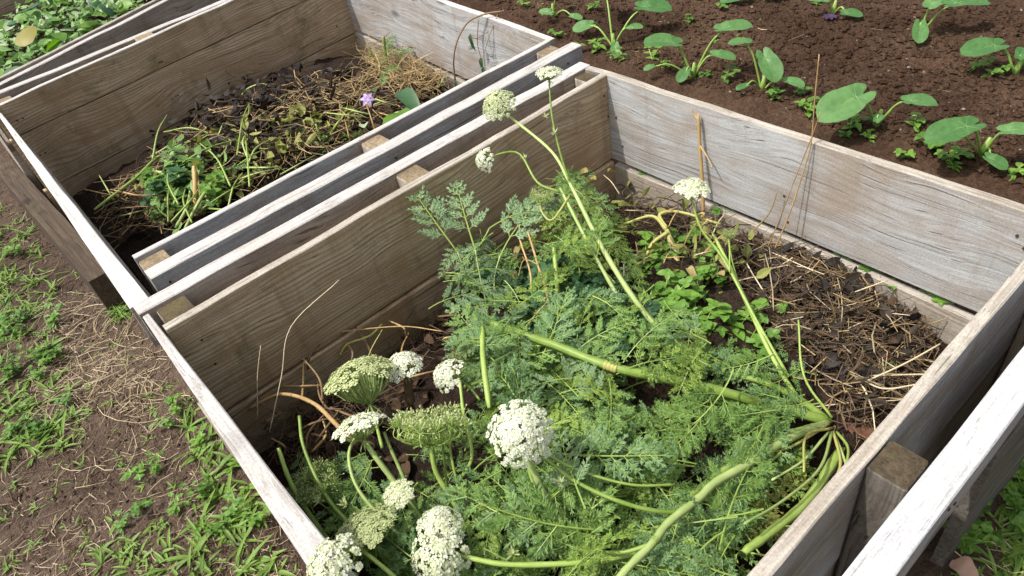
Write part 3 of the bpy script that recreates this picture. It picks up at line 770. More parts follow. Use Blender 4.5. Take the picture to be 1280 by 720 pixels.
# cut flower stalks along the grass side
G = 'cut carrot flower stalks'
flower('side-on white umbel on a short brown stalk in the dark hollow', [(513, 505, -.26), (510, 480, -.2), (509, 468, -.17)], .011, .008, UW[1], .04, .038, toward(.1, 1, -.2, .35), STEM_B)
flower('white umbel tilted left, tucked beside the brown-stalked umbel', [(600, 500, -.2), (585, 482, -.18), (570, 474, -.165)], .003, .003, UW[3], .04, .034, toward(.55, .35, -.7, .2), STEM)
flower('large green umbel gone to seed, thin rays fanned, nearest dark hollow', [(478, 560, -.24), (470, 530, -.21), (462, 505, -.18)], .004, .003, UF[0], .05, .074, toward(-.3, .6, -.3, .7), STEM)
flower('flat white-edged umbel seen from below on long curved stem', [(525, 648, -.24), (500, 612, -.19), (470, 572, -.13), (455, 550, -.1)], .006, .0048, UW[2], .033, .046, toward(-.35, .7, -.35, .6), STEM_P, extra=[([(535, 700, -.2), (490, 660, -.15), (448, 612, -.1), (436, 570, -.08), (446, 542, -.085)], .0035, .003), ([(522, 640, -.24), (505, 598, -.18), (488, 560, -.13), (480, 540, -.11)], .0042, .003)])
flower('green rayed umbel gone to seed with thick bent stem', [(580, 660, -.26), (566, 625, -.22), (545, 590, -.17), (539, 555, -.12)], .0062, .0045, UN[2], .05, .062, toward(-.25, .5, 0, .75), STEM, extra=[([(560, 620, -.23), (556, 580, -.18), (552, 545, -.14)], .003, .0022), ([(575, 620, -.22), (565, 575, -.17), (560, 540, -.14)], .003, .0022)])
flower('faded cream umbel half hidden below the thick stalk junction', [(600, 470, -.22), (592, 455, -.19), (586, 447, -.17)], .003, .003, UN[1], .05, .03, toward(.4, .6, -.2, .2), STEM)
flower('long white double-headed umbel at the bottom picture edge', [(600, 760, -.22), (575, 720, -.16), (556, 696, -.12)], .005, .004, UW[3], .04, .044, toward(.85, .4, -.1, -.1), STEM_P)
flower('creamy white umbel just above the long double-headed one', [(590, 700, -.22), (572, 680, -.16), (553, 668, -.12)], .004, .003, UW[1], .04, .036, toward(.5, .7, -.1, .5), STEM_P)
flower('olive-brown seeding umbel left of the long white umbel', [(520, 720, -.24), (490, 700, -.19), (470, 682, -.16)], .005, .004, UF[1], .05, .05, toward(.0, .7, -.3, .5), STEM)
flower('white umbel resting against the bleached board at bottom edge', [(520, 790, -.12), (470, 745, -.05), (432, 712, -.01)], .005, .004, UW[3], .04, .042, toward(.7, .4, -.4, .2), STEM_P)
flower('small loose white umbel strung along a curved stem', [(545, 668, -.22), (520, 640, -.18), (503, 622, -.15)], .003, .0025, UW[2], .033, .026, toward(.6, .5, -.3, .3), STEM)
flower('young feathery green umbel close to the bleached side board', [(460, 690, -.26), (430, 650, -.2), (400, 615, -.16)], .005, .003, UN[2], .05, .042, toward(.2, .8, -.2, .3), STEM)
flower('white flat-topped umbel on a thin stem before the grey field board', [(985, 470, -.25), (945, 400, -.19), (905, 325, -.12), (876, 285, -.06), (864, 246, .0)], .0042, .0024, UW[2], .033, .036, toward(.1, 1, 0, .25), STEM, extra=[([(912, 340, -.13), (912, 315, -.11), (911, 298, -.09)], .002, .0016)])
flower('green star-shaped young umbel beside the flat-topped white one', [(925, 360, -.2), (915, 325, -.14), (911, 296, -.09)], .002, .0015, UN[2], .05, .014, toward(.1, 1, 0, .25), STEM)
for lab, pts, r_a in (('bare cut green stem nearest the bleached side board', [(420, 690, -.24), (385, 640, -.17), (362, 600, -.11), (348, 560, -.07)], .005),
                      ('thin upright green stem rising left of the seeding umbels', [(575, 600, -.22), (590, 570, -.16), (580, 520, -.1), (575, 478, -.06)], .004),
                      ('long bare green stem beside the young feathery umbel', [(500, 720, -.2), (450, 668, -.17), (408, 620, -.13), (380, 560, -.09), (374, 520, -.07)], .004),
                      ('pale green stem crossing the bottom left corner of the heap', [(560, 790, -.14), (500, 728, -.12), (455, 690, -.12), (420, 668, -.13)], .0045)):
    t = thing('plant_stem', lab, 'stem', P(*pts[0]), 'loose green stems'); stem_part(t, pts, r_a, r_a * .75, STEM)

# broad-leaved weeds in the heap
def weeds(n, poly, zf, seed, temps, label, group, name='weed_plant', smin=.7, smax=1.2):
    r = random.Random(seed)
    for i in range(n):
        px, py = samp(poly, r); q = P(px, py, zf(r))
        o = obj(name, temps[r.randrange(len(temps))], mat=Matrix.Translation(q) @ Matrix.Rotation(r.uniform(0, 6.28), 4, 'Z') @ Matrix.Rotation(r.uniform(-.35, .35), 4, 'X') @ Matrix.Scale(r.uniform(smin, smax), 4))
        tag(o, label, 'weed', group)
weeds(42, [(800, 330), (890, 315), (965, 430), (940, 470), (850, 440), (790, 380)], lambda r: r.uniform(-.38, -.28), 61, WEEDS[:2] + WEEDS[3:4], 'small-leaved bright green weed heaped right of the leaning flower stalk', 'bright weeds in the near heap')
weeds(26, [(650, 340), (780, 350), (800, 440), (740, 470), (640, 430), (620, 380)], lambda r: r.uniform(-.34, -.26), 62, [WEEDS[2], WEEDS[4]], 'dark broad-leaved weed among the carrot tops left of the leaning stalk', 'dark weeds in the near heap')
weeds(16, [(1000, 400), (1120, 440), (1110, 500), (1030, 480)], lambda r: -.37, 63, [WEEDS[3], WEEDS[1]], 'tiny green seedling in the brown straw by the field board', 'seedlings in the brown straw', smin=.35, smax=.6)

# ------------------------------------------------------------------ straw, litter
def strands(name, n, sampler, lmin, lmax, rad, mat, seed, tilt=.25, curve=.15, label=None, heading=None, mats=None):
    r = random.Random(seed); b = MB()
    for i in range(n):
        q = sampler(r); L = r.uniform(lmin, lmax); a = r.uniform(0, 6.283) if heading is None else heading + r.gauss(0, .5)
        d = Vector((math.cos(a), math.sin(a), r.gauss(0, tilt))).normalized(); s = Vector((-d.y, d.x, r.gauss(0, .4)))
        cv = r.gauss(0, curve) * L
        rr_ = rad * r.uniform(.6, 1.4)
        b.tube([q - d * L * .5, q + s * cv - d * L * .17, q + s * cv + d * L * .17, q + d * L * .5], [rr_, rr_, rr_ * .9, rr_ * .6], 3, 0, False)
    o = kind(obj(name, b.mesh(name, mat)), 'stuff')
    if label: o['label'] = label
    return o
def on_heap(poly, hf, zg, up):
    def f(r):
        px, py = samp(poly, r); q = P(px, py, zg)
        for _ in range(3): q = P(px, py, hf(q.x, q.y) + 0)
        q.z += r.uniform(0, up); return q
    return f
def litter(name, n, sampler, seed, mat, smin, smax, label):
    r = random.Random(seed); b = MB()
    for i in range(n):
        q = sampler(r); a = r.uniform(0, 6.28)
        oval_leaf(b, q, Vector((math.cos(a), math.sin(a), r.gauss(0, .4))), Vector((r.gauss(0, .6), r.gauss(0, .6), 1)), r.uniform(smin, smax), r.uniform(smin, smax) * .6, 0, r.uniform(-.6, .8), r.uniform(-.8, .8), 4)
    o = kind(obj(name, b.mesh(name, mat)), 'stuff'); o['label'] = label
BR = [(900, 300), (960, 300), (1060, 345), (1150, 410), (1170, 450), (1110, 520), (1060, 530), (1010, 450), (950, 390)]
strands('brown_straw', 1100, on_heap(BR, heapA, -.36, .03), .03, .12, .0011, STRAW_B, 71, .2, .2, 'brown rotting straw beside the field board')
strands('pale_straw', 55, on_heap(BR, heapA, -.36, .035), .05, .18, .0013, STRAW, 72, .15, .08, 'pale straw scattered over the brown straw')
strands('brown_straw', 420, on_heap([(290, 490), (470, 400), (560, 350), (600, 400), (520, 470), (420, 600), (360, 600)], heapA, -.38, .04), .04, .14, .0011, STRAW_B, 73, .3, .25, 'brown stalks in the dark hollow')
strands('golden_straw', 160, on_heap(BR, heapA, -.36, .035), .04, .15, .0014, STRAW_G, 172, .2, .15, 'golden brown stalks over the rotting straw')
litter('wilted_leaves', 150, on_heap([(640, 290), (780, 245), (930, 300), (960, 370), (860, 340), (700, 350)], heapA, -.33, .08), 177, L_WILT, .015, .045, 'yellowing leaves at the back of the near heap')
strands('brown_straw', 300, on_heap([(770, 250), (900, 280), (950, 360), (860, 330), (780, 300)], heapA, -.38, .06), .04, .12, .0014, STRAW_B, 74, .4, .25, 'brown stalks in the back corner')

litter('leaf_litter', 260, on_heap(BR + [(800, 260)], heapA, -.36, .03), 75, L_DEAD, .014, .045, 'brown crumpled leaves in the near bin')
litter('leaf_litter', 420, on_heap(BR, heapA, -.36, .03), 176, L_BLACK, .014, .05, 'dark rotten leaves beside the field board')
litter('leaf_litter', 160, on_heap([(300, 480), (560, 350), (600, 400), (560, 520), (480, 620), (390, 600)], heapA, -.36, .03), 76, L_DEAD, .02, .05, 'dark crumpled leaves in the hollow')
# curled yellowing leaves and dry stalks near the back corner
rr = random.Random(77)
dl = [(745, 225), (735, 215), (700, 290), (660, 300), (650, 310), (655, 325), (640, 340), (880, 270), (860, 335), (842, 340), (905, 322), (905, 345), (720, 300), (700, 305), (760, 215)]
for i, (x, y) in enumerate(dl):
    bb = MB(); a = rr.uniform(0, 6.28)
    oval_leaf(bb, Vector((0, 0, 0)), Vector((math.cos(a), math.sin(a), .2)), Vector((rr.gauss(0, .4), rr.gauss(0, .4), 1)), .032, .02, 0, .9, 1.2, 6)
    z = -.12 if y < 235 else -.22
    tag(obj('dry_leaf', bb.mesh('dry_leaf', L_DRYY if i % 3 else L_YELLOW, True), loc=P(x, y, z)), 'curled yellow-brown leaf in the back corner of the near bin', 'leaf', 'curled dry leaves near the back corner')
def stalk(name, label, pts, r0, r1, mat, group=None, extra=(), cat='stalk'):
    t = thing(name, label, cat, P(*pts[0]), group); stem_part(t, pts, r0, r1, mat)
    for e in extra: stem_part(t, e, r1 * .8, r1 * .5, mat, 'side_branch', 4)
    return t
def PX(px, py, x):
    d = RM @ np.array([px - 640, 360 - py, -F_PX]); q = CP + (x - CP[0]) / d[0] * d
    return Vector((x, float(q[1]), float(q[2])))
def wall_stalk(label, pts, r0, r1, mat, extra=()):
    pts = [PX(*q) for q in pts]; t = thing('dry_stalk', label, 'stalk', pts[0]); stem_part(t, pts, r0, r1, mat)
    for e in extra: stem_part(t, [PX(*q) for q in e], r1 * .7, r1 * .4, mat, 'side_branch', 5)
wall_stalk('thick orange-brown dry stalk leaning on the grey field board', [(884, 325, .06), (880, 290, .045), (878, 230, .03), (875, 185, .02), (873, 142, .012)], .0058, .0045, STEM_D, [[(875, 182, .02), (884, 196, .025), (891, 210, .03)], [(873, 150, .014), (868, 143, .014), (865, 136, .016)]])
wall_stalk('tall thin straw stalk rising past the top of the field board', [(958, 335, .09), (985, 272, .05), (1004, 215, .025), (1014, 178, .012), (1018, 130, .01), (1024, 68, .01)], .0022, .0014, STEM_D)
wall_stalk('thin straw stalk crossing the tall one at the field board', [(950, 330, .1), (972, 280, .06), (995, 220, .03), (1012, 178, .012), (1026, 140, .01)], .0017, .0011, STEM_D)
wall_stalk('short bent dry stalk below the middle of the field board', [(915, 315, .08), (950, 280, .04), (964, 262, .03), (972, 238, .025)], .0024, .0013, STEM_D)
stalk('dry_stalk', 'pale straw lying from brown straw to lower field board', [(1000, 390, -.33), (1055, 370, -.3), (1110, 350, -.28)], .0018, .0016, STRAW)
for i, q in enumerate(([(1010, 420), (1060, 395), (1068, 385)], [(1080, 470), (1150, 468), (1165, 470)], [(1075, 480), (1130, 455), (1175, 430)], [(1060, 460), (1100, 485), (1150, 480)])):
    stalk('dry_stalk', 'yellow straw lying over the compost near the near-side board', [(x, y, -.34 + .015 * i + .01 * k) for k, (x, y) in enumerate(q)], .0022, .0017, STRAW, 'yellow straws by the near-side board')
stalk('dry_stalk', 'thin bent straw standing in the dark hollow beside the divider', [(337, 540, -.3), (352, 470, -.2), (364, 408, -.1), (424, 350, -.04)], .0014, .001, STRAW)
stalk('dry_stalk', 'short upright straw left of the bent one by the divider', [(322, 525, -.3), (322, 470, -.2), (326, 432, -.13)], .0014, .001, STRAW)
stalk('dry_stalk', 'faint thin straw leftmost in the dark hollow', [(292, 495, -.3), (296, 450, -.22), (302, 425, -.17)], .0009, .0007, STRAW)
stalk('dry_stalk', 'thick yellowish arching stem in the dark hollow', [(310, 512, -.32), (350, 493, -.27), (390, 503, -.25), (420, 530, -.24), (445, 555, -.28)], .004, .0055, STEM_D)
stalk('dry_stalk', 'long thin pink-brown stem running towards the white umbels', [(420, 415, -.28), (500, 408, -.26), (552, 414, -.24)], .0018, .0014, STEM_D)
stalk('dry_stalk', 'bent pale stalk pair below the divider middle', [(425, 445, -.34), (435, 430, -.31), (462, 420, -.3), (478, 405, -.29)], .004, .003, STEM_Y, extra=[[(455, 460, -.34), (465, 435, -.31), (478, 412, -.29)]])
stalk('dry_stalk', 'forked brown dry stem standing among dark weeds', [(668, 420, -.25), (685, 380, -.18), (672, 330, -.13), (660, 290, -.1)], .0035, .0025, STEM_D, extra=[[(686, 375, -.17), (660, 405, -.2), (640, 440, -.22)], [(672, 330, -.13), (655, 325, -.14), (648, 345, -.16)]])
stalk('dry_stalk', 'stiff green-brown stub standing among dark weeds', [(694, 430, -.27), (697, 370, -.2), (692, 305, -.12)], .0048, .0055, STEM)
stalk('dry_stalk', 'pale stem standing left of the forked brown stem', [(655, 400, -.26), (664, 350, -.18), (650, 300, -.12)], .003, .0025, STEM_D)
stalk('branching_stalk', 'yellow branching stem with swollen joint before the lower field board', [(850, 350, -.33), (845, 320, -.29), (833, 287, -.24)], .0075, .008, STEM_Y, extra=[[(833, 285, -.24), (825, 268, -.23), (850, 265, -.23), (900, 280, -.24)], [(833, 287, -.24), (815, 270, -.23), (780, 280, -.26)], [(835, 290, -.24), (815, 305, -.26), (805, 330, -.3)]], cat='stem')
stalk('dry_stalk', 'pale broken stalk below the yellow branching stem', [(875, 345, -.33), (850, 315, -.31), (836, 300, -.29)], .007, .006, STRAW)
rr = random.Random(79)
for i in range(46):
    x, y = samp([(640, 290), (780, 240), (900, 290), (900, 340), (700, 380)], rr); a = rr.uniform(0, 3.14); L = rr.uniform(20, 50)
    z = rr.uniform(-.32, -.22)
    stalk('dry_stalk', 'thin dead stem tangled in the back of the near heap', [(x, y, z), (x + math.cos(a) * L * .5, y - math.sin(a) * L * .5, z + .03), (x + math.cos(a) * L, y - math.sin(a) * L * .8, z + .02)], .002, .0013, (STEM_D, STEM_B, STRAW)[i % 3], 'dead stems at the back of the near heap')

rr = random.Random(80)
for i in range(24):
    x, y = samp([(310, 500), (420, 440), (560, 380), (560, 440), (470, 520), (400, 600), (350, 570)], rr); a = rr.uniform(-.5, 2.4); L = rr.uniform(25, 75); z = rr.uniform(-.37, -.28)
    stalk('dry_stalk', 'brown dead stem tangled in the dark hollow beside the divider', [(x, y, z), (x + math.cos(a) * L * .5 + rr.uniform(-10, 10), y - math.sin(a) * L * .4, z + .04), (x + math.cos(a) * L, y - math.sin(a) * L * .8, z + .03)], .0035, .0018, (STEM_D, STEM_B, STEM_B)[i % 3], 'dead stems in the dark hollow')
# ------------------------------------------------------------------ middle bin contents
PB = [(130, 260), (230, 170), (300, 130), (440, 90), (520, 90), (560, 110), (480, 170), (350, 220), (220, 290), (160, 300)]
strands('brown_straw', 700, on_heap(PB, heapB, -.35, .04), .04, .13, .0014, STRAW_B, 81, .25, .25, 'brown rotting stalks in the middle bin')
strands('pale_straw', 330, on_heap([(455, 75), (500, 70), (560, 110), (530, 130), (470, 110)], heapB, -.33, .09), .08, .22, .0013, STRAW_G, 82, .5, .12, 'tan straw heaped in the middle bin corner')
strands('pale_straw', 120, on_heap([(360, 120), (460, 100), (480, 130), (380, 150)], heapB, -.33, .05), .08, .2, .0012, STRAW_G, 83, .2, .15, 'yellowish straw across the middle bin')
litter('leaf_litter', 420, on_heap([(190, 180), (260, 120), (330, 95), (440, 95), (430, 140), (350, 200), (240, 230)], heapB, -.3, .06), 184, L_BLACK, .018, .055, 'blackish rotting leaves against the far board of middle bin')
strands('golden_straw', 420, on_heap(PB, heapB, -.34, .05), .05, .2, .0015, STRAW_G, 181, .25, .25, 'golden brown dead stalks matted over the middle bin')
litter('wilted_leaves', 260, on_heap([(170, 250), (220, 200), (300, 160), (440, 140), (480, 150), (350, 220), (220, 290)], heapB, -.33, .07), 182, L_WILT, .02, .06, 'wilted yellow-green leaves matted in the middle bin')
litter('wilted_leaves', 200, on_heap([(180, 240), (240, 195), (300, 215), (270, 270), (210, 290)], heapB, -.31, .1), 183, L_BEAN, .02, .06, 'wilted green leaves of the bunch in the middle bin')
litter('leaf_litter', 330, on_heap(PB, heapB, -.35, .035), 84, L_DEAD, .02, .055, 'dark dead leaves in the middle bin')
def clump(label, poly, n, zlo, zhi, temps, seed, stems, mat, name='wilted_plant', smin=.5, smax=.9):
    r = random.Random(seed); c = P(*stems[0][0]); t = thing(name, label, 'plant', c)
    for s in stems: stem_part(t, s, .0065, .004, mat)
    for i in range(n):
        px, py = samp(poly, r); q = P(px, py, r.uniform(zlo, zhi)); a = r.uniform(0, 6.28)
        obj('leaf', temps[r.randrange(len(temps))], t, mat=frame(q, Vector((math.cos(a), math.sin(a), r.uniform(-.2, .5))), Vector((r.gauss(0, .5), r.gauss(0, .5), 1)) - VIEW * .3, r.uniform(smin, smax)))
    return t
def bl_mesh(seed, mat, ln=.07, wd=.045, heart=False):
    r = random.Random(seed); b = MB(); oval_leaf(b, Vector((0, 0, 0)), Vector((1, 0, 0)), Vector((0, 0, 1)), ln, wd, 0, r.uniform(-.3, .5), r.uniform(-.3, .6), 6, 2.2)
    for k, v in enumerate(b.v): b.v[k] = (v[0], v[1], v[2] + .006 * mnoise.noise(Vector((v[0] * 40, v[1] * 40, seed))))
    return b.mesh('leaf', mat, True)
BL = [bl_mesh(400 + i, (L_BEAN, L_BEAN, L_WEED, L_PALEB, L_BEAN, L_WEEDD)[i % 6], .06 + .012 * (i % 4), .045 + .008 * (i % 3)) for i in range(12)]
clump('bright green wilted bunch with pale stalks in the middle bin', [(195, 210), (250, 195), (290, 220), (270, 270), (215, 290), (185, 270)], 34, -.36, -.22, BL[:3] + FR[:2], 85, [[(265, 260, -.28), (240, 220, -.22), (205, 200, -.24)], [(230, 290, -.3), (250, 250, -.23), (275, 215, -.25)], [(200, 270, -.3), (225, 220, -.22), (290, 225, -.26)], [(220, 285, -.3), (235, 255, -.25), (240, 215, -.24)], [(185, 212, -.27), (230, 222, -.23), (285, 235, -.27)]], STEM_P, smin=.4, smax=.8)
clump('feathery green weed sprouting in middle of middle bin', [(380, 160), (420, 155), (440, 185), (400, 200), (370, 185)], 30, -.35, -.25, FRF + FR[:2], 86, [[(405, 190, -.32), (400, 170, -.25), (395, 155, -.2)], [(405, 190, -.32), (415, 165, -.25), (425, 150, -.2)]], STEM, smin=.4, smax=.7)
clump('leafy green weed behind the eggplant flower in middle bin', [(415, 140), (460, 140), (450, 165), (420, 165)], 14, -.34, -.26, BL[:3], 87, [[(440, 165, -.34), (435, 150, -.28), (425, 140, -.24)]], STEM, smin=.4, smax=.7)
clump('grassy green weed in the back corner of middle bin', [(470, 75), (490, 60), (500, 90), (475, 95)], 14, -.3, -.16, FRF, 88, [[(485, 95, -.3), (482, 70, -.2), (480, 45, -.1)], [(485, 95, -.3), (470, 75, -.22), (462, 65, -.18)]], STEM, smin=.4, smax=.7)
stalk('plant_stem', 'long yellow-green stalk lying across the middle bin', [(118, 262, -.2), (170, 222, -.22), (200, 195, -.24), (255, 170, -.25), (310, 155, -.27), (370, 152, -.3)], .004, .0075, STEM, 'loose green stems', cat='stem')
stalk('plant_stem', 'second yellow-green stalk arching beside the long one', [(205, 165, -.25), (240, 160, -.23), (270, 175, -.25), (255, 200, -.28)], .003, .004, STEM, 'loose green stems', cat='stem')
stalk('plant_stem', 'arched pale dead stem in front of far board of middle bin', [(300, 140, -.3), (305, 115, -.22), (330, 105, -.2), (352, 120, -.26)], .004, .003, STEM_P, cat='stem')
stalk('dry_stalk', 'pinkish bent root-like stalk on the middle bin soil', [(318, 178, -.3), (335, 190, -.27), (346, 210, -.3)], .0045, .004, STEM_D)
stalk('dry_stalk', 'thick tan stalks standing in front of the wilted bunch', [(245, 270, -.3), (244, 235, -.22), (243, 208, -.17)], .008, .007, STEM_D, extra=[[(252, 268, -.3), (250, 240, -.23), (246, 215, -.19)]])
rr = random.Random(89)
for i in range(48):
    x, y = samp(PB, rr); a = rr.uniform(0, 3.14); L = rr.uniform(25, 70); z = -.28 + rr.uniform(-.02, .05)
    stalk('dry_stalk', 'thin dead stem tangled on the middle bin heap', [(x, y, z), (x + math.cos(a) * L * .5, y - math.sin(a) * L * .3, z + .04), (x + math.cos(a) * L, y - math.sin(a) * L * .6, z)], .0032, .0018, (STEM_D, STEM_B, STEM_P)[i % 3], 'dead stems in the middle bin')
rr = random.Random(90)
for i in range(22):
    x, y = samp([(150, 250), (190, 190), (300, 190), (350, 215), (240, 290), (190, 280)], rr); a = rr.uniform(-.4, 2.2); L = rr.uniform(40, 95); z = -.27 + rr.uniform(0, .08)
    stalk('plant_stem', 'pale green stalk lying around the wilted bunch in middle bin', [(x, y, z), (x + math.cos(a) * L * .5 + rr.uniform(-8, 8), y - math.sin(a) * L * .5, z + .03), (x + math.cos(a) * L, y - math.sin(a) * L * .8, z)], .0035, .002, (STEM_P, STEM, STEM)[i % 3], 'pale stalks around the wilted bunch', cat='stem')
weeds(12, [(330, 175), (470, 150), (440, 190), (360, 200)], lambda r: -.33, 91, WEEDS[:2], 'small green weed growing on the middle bin soil', 'weeds in the middle bin', smin=.5, smax=.9)
weeds(9, [(190, 215), (270, 200), (280, 260), (200, 280)], lambda r: -.3, 92, [WEEDS[0], WEEDS[4]], 'green leafy sprig on the wilted bunch in middle bin', 'sprigs on the wilted bunch', smin=.8, smax=1.3)
# eggplant cutting
eg = thing('eggplant_cutting', 'cut eggplant shoot with mauve flower and drooping leaves in middle bin', 'plant', P(462, 165, -.3))
stem_part(eg, [(462, 165, -.3), (464, 140, -.22), (470, 118, -.14), (490, 112, -.12)], .0042, .003, leafmat('stem_dark_purple', (.05, .025, .035), (.1, .06, .07), 0, .5), 'stem')
bb = MB()
for k in range(6):
    a = k * 1.047; oval_leaf(bb, Vector((0, 0, 0)), Vector((math.cos(a), math.sin(a), .25)), Vector((0, 0, 1)), .027, .016, 0, .5, .5, 4, 1.3)
obj('flower', bb.mesh('flower', PURPLE, True), eg, mat=frame(P(459, 124, -.13), toward(0, 0, 1, 0), toward(.8, .2), 1))
for (x, y, z, dx, dy, ln, mt) in ((468, 115, -.12, -2, -18, .06, L_WEEDD), (480, 160, -.2, 40, -20, .15, L_WEED), (500, 115, -.13, 30, 22, .13, L_WEEDD), (455, 160, -.24, -3, -28, .07, L_PALEB), (500, 140, -.18, 25, 12, .11, L_WEED)):
    bb = MB(); q0 = P(x, y, z); q1 = P(x + dx, y + dy, z); oval_leaf(bb, Vector((0, 0, 0)), q1 - q0, toward(.3, 1), ln, ln * .5, 0, .5, .3, 7, 2)
    obj('leaf', bb.mesh('leaf', mt, True), eg, loc=q0)
# dry vine over the board
vn = thing('dry_vine', 'dried vine hanging over the far field board of middle bin', 'vine', P(629, 14, .03))
stem_part(vn, [(629, 14, .03), (605, 18, .03), (585, 28, .0), (572, 50, -.06), (567, 75, -.14), (569, 100, -.24)], .0035, .003, STEM_B)
for q in ([(622, 18, .03), (610, 50, -.06), (600, 85, -.16)], [(598, 25, .01), (597, 55, -.07), (604, 80, -.15)], [(569, 95, -.22), (585, 98, -.22), (600, 92, -.2)], [(610, 40, -.03), (595, 48, -.05), (588, 44, -.05)]):
    stem_part(vn, q, .0018, .0012, STEM_B, 'tendril', 4)
for (x, y, z) in ((588, 42, -.04), (601, 72, -.12), (604, 82, -.15), (590, 48, -.06), (570, 100, -.22)):
    bb = MB(); oval_leaf(bb, Vector((0, 0, 0)), Vector((.2, .1, -1)), Vector((1, .3, .2)), .05, .016, 0, .8, .4, 4)
    obj('leaf', bb.mesh('leaf', L_WEEDD, True), vn, loc=P(x, y, z))

# ------------------------------------------------------------------ far bin leaves
r = random.Random(95)
PC = [(-60, 110), (0, 96), (60, 68), (120, 38), (185, 2), (220, -40), (60, -60), (20, 10), (-60, 60)]
for i in range(290):
    px, py = samp(PC, r); q = P(px, py, 0); q.z = heapC(q.x, q.y) + r.uniform(.0, .06)
    q = P(px, py, q.z); a = r.uniform(0, 6.28)
    o = obj('cut_leaf', BL[r.randrange(12)], mat=frame(q, Vector((math.cos(a), math.sin(a), r.uniform(-.3, .4))), Vector((r.gauss(0, .5), r.gauss(0, .5), 1)) - VIEW * .3, r.uniform(.5, 1.15)))
    tag(o, 'broad green leaf heaped in the far compost bin', 'leaf', 'green leaves heaped in the far bin')
def on_c(r):
    px, py = samp(PC, r); q = P(px, py, 0); q = P(px, py, heapC(q.x, q.y) + r.uniform(.0, .05)); return q
litter('cut_greens', 900, on_c, 96, L_BEAN, .015, .05, 'shredded green cuttings between the far bin leaves')
litter('cut_greens', 250, on_c, 97, L_PALEB, .015, .045, 'pale shredded cuttings between the far bin leaves')
for i in range(16):
    px, py = samp(PC, r); q = P(px, py, -.02); a = r.uniform(0, 3.14); L = r.uniform(20, 45)
    stalk('plant_stem', 'green leaf stalk tangled among far bin leaves', [(px, py, -.02), (px + L * .5 * math.cos(a), py - 8, .02), (px + L * math.cos(a), py - L * .5 * math.sin(a), .0)], .003, .002, STEM_P, 'leaf stalks in the far bin', cat='stem')
tag(obj('yellow_leaf', bl_mesh(450, L_YELLOW, .07, .06), mat=frame(P(27, 58, .08), CU, toward(.8, 1), 1.5)), 'single yellow leaf on the far bin leaf heap', 'leaf')

# ------------------------------------------------------------------ field: taro plants
def heart_mesh(seed, mat=L_TARO):
    "peltate heart leaf, tip to +X, stalk joins near the notch at the origin; unit length about 1"
    r = random.Random(seed); b = MB(); N = 36; K = 6
    cx = .0
    prof = []
    for j in range(N):
        a = 2 * math.pi * j / N; x = math.cos(a)
        rad = .315 + .06 * math.cos(a) + .3 * max(0, x) ** 5 + .085 * math.cos(2 * a)
        da = abs(abs(a - math.pi))
        rad *= 1 - .55 * math.exp(-(da / .16) ** 2)
        prof.append(rad * (1 + r.uniform(-.015, .015)))
    b.v.append((0, 0, 0))
    for k in range(1, K + 1):
        t = k / K
        for j in range(N):
            a = 2 * math.pi * j / N; rr_ = prof[j] * t * 1.3
            x, y = rr_ * math.cos(a), rr_ * math.sin(a) * 1.05
            vein = -.012 * t * (1 if j % 6 == 0 else 0)
            z = -.13 * x * x * (1 if x > 0 else .6) + .3 * abs(y) * (1 - .8 * abs(y)) + vein + .05 * mnoise.noise(Vector((x * 3.5, y * 3.5, seed)))
            b.v.append((x, y, z))
    for j in range(N):
        j2 = (j + 1) % N; b.f.append((0, 1 + j, 1 + j2)); b.m.append(1 if j % 6 == 0 else 0)
        for k in range(K - 1):
            a = 1 + k * N; b.f.append((a + j, a + N + j, a + N + j2, a + j2)); b.m.append(0)
    # raised pale veins
    for j in range(0, N, 6):
        for nn in (0,):
            pts = [b.v[0]] + [b.v[1 + k * N + j] for k in range(K)]
            b.tube([(p[0], p[1], p[2] + .004) for p in pts[:-1]], [.009, .008, .006, .005, .004, .003], 3, 1, False)
    return b.mesh('leaf', [mat, L_PALEV], True)
L_PALEV = leafmat('leaf_vein', (.18, .36, .12), (.26, .44, .18), .2, .5)
HM = [heart_mesh(500 + i) for i in range(4)]

def taro(label, base, leaves):
    "base pixel on the soil; leaves: centre pixel, pixel length, tip direction in picture (deg, ccw from right), facing camera weight"
    b0 = P(base[0], base[1], FZ); b0.z = field_z(b0.x, b0.y) - .004
    t = thing('taro_plant', label, 'plant', b0, 'young taro plants in the field')
    r = random.Random(base[0])
    for (px, py, ln, ang, face) in leaves:
        zz = b0.z + .03 + min(.26, max(.02, (base[1] - py) * .0026))
        q = P(px, py, zz); dist = (q - Vector(CP)).length; size = ln * dist / F_PX * .66
        an = math.radians(ang); dv = CR * math.cos(an) + CU * math.sin(an)
        nrm = toward(face, 1 - face * .5, r.uniform(-.1, .1)); dv = dv - nrm * dv.dot(nrm)
        obj('leaf', HM[r.randrange(4)], t, mat=frame(q, dv, nrm, size))
        mid = b0.lerp(q, .55) + Vector((0, 0, .03)); mid = b0 + (mid - b0) * Vector((1, 1, 1)).length / 1.7320508
        stem_part(t, [b0, mid, q - nrm * .004], .0065 * (.5 + size * 3), .003, STEM_TARO, 'leaf_stalk', 6)
    # sheath
    bb = MB(); bb.tube([Vector((0, 0, -.01)), Vector((.002, .004, .03)), Vector((.006, .01, .07))], [.011, .01, .005], 8)
    obj('sheath', bb.mesh('sheath', STEM_TARO, True), t, loc=b0)
STEM_TARO = leafmat('stem_taro', (.17, .3, .05), (.28, .42, .1), 0, .4, 15)
taro('largest taro plant, one broad heart leaf beside the field board', (1094, 162), [(1070, 121, 78, 215, .45), (1139, 126, 42, -10, .2), (1096, 150, 20, 60, .4)])
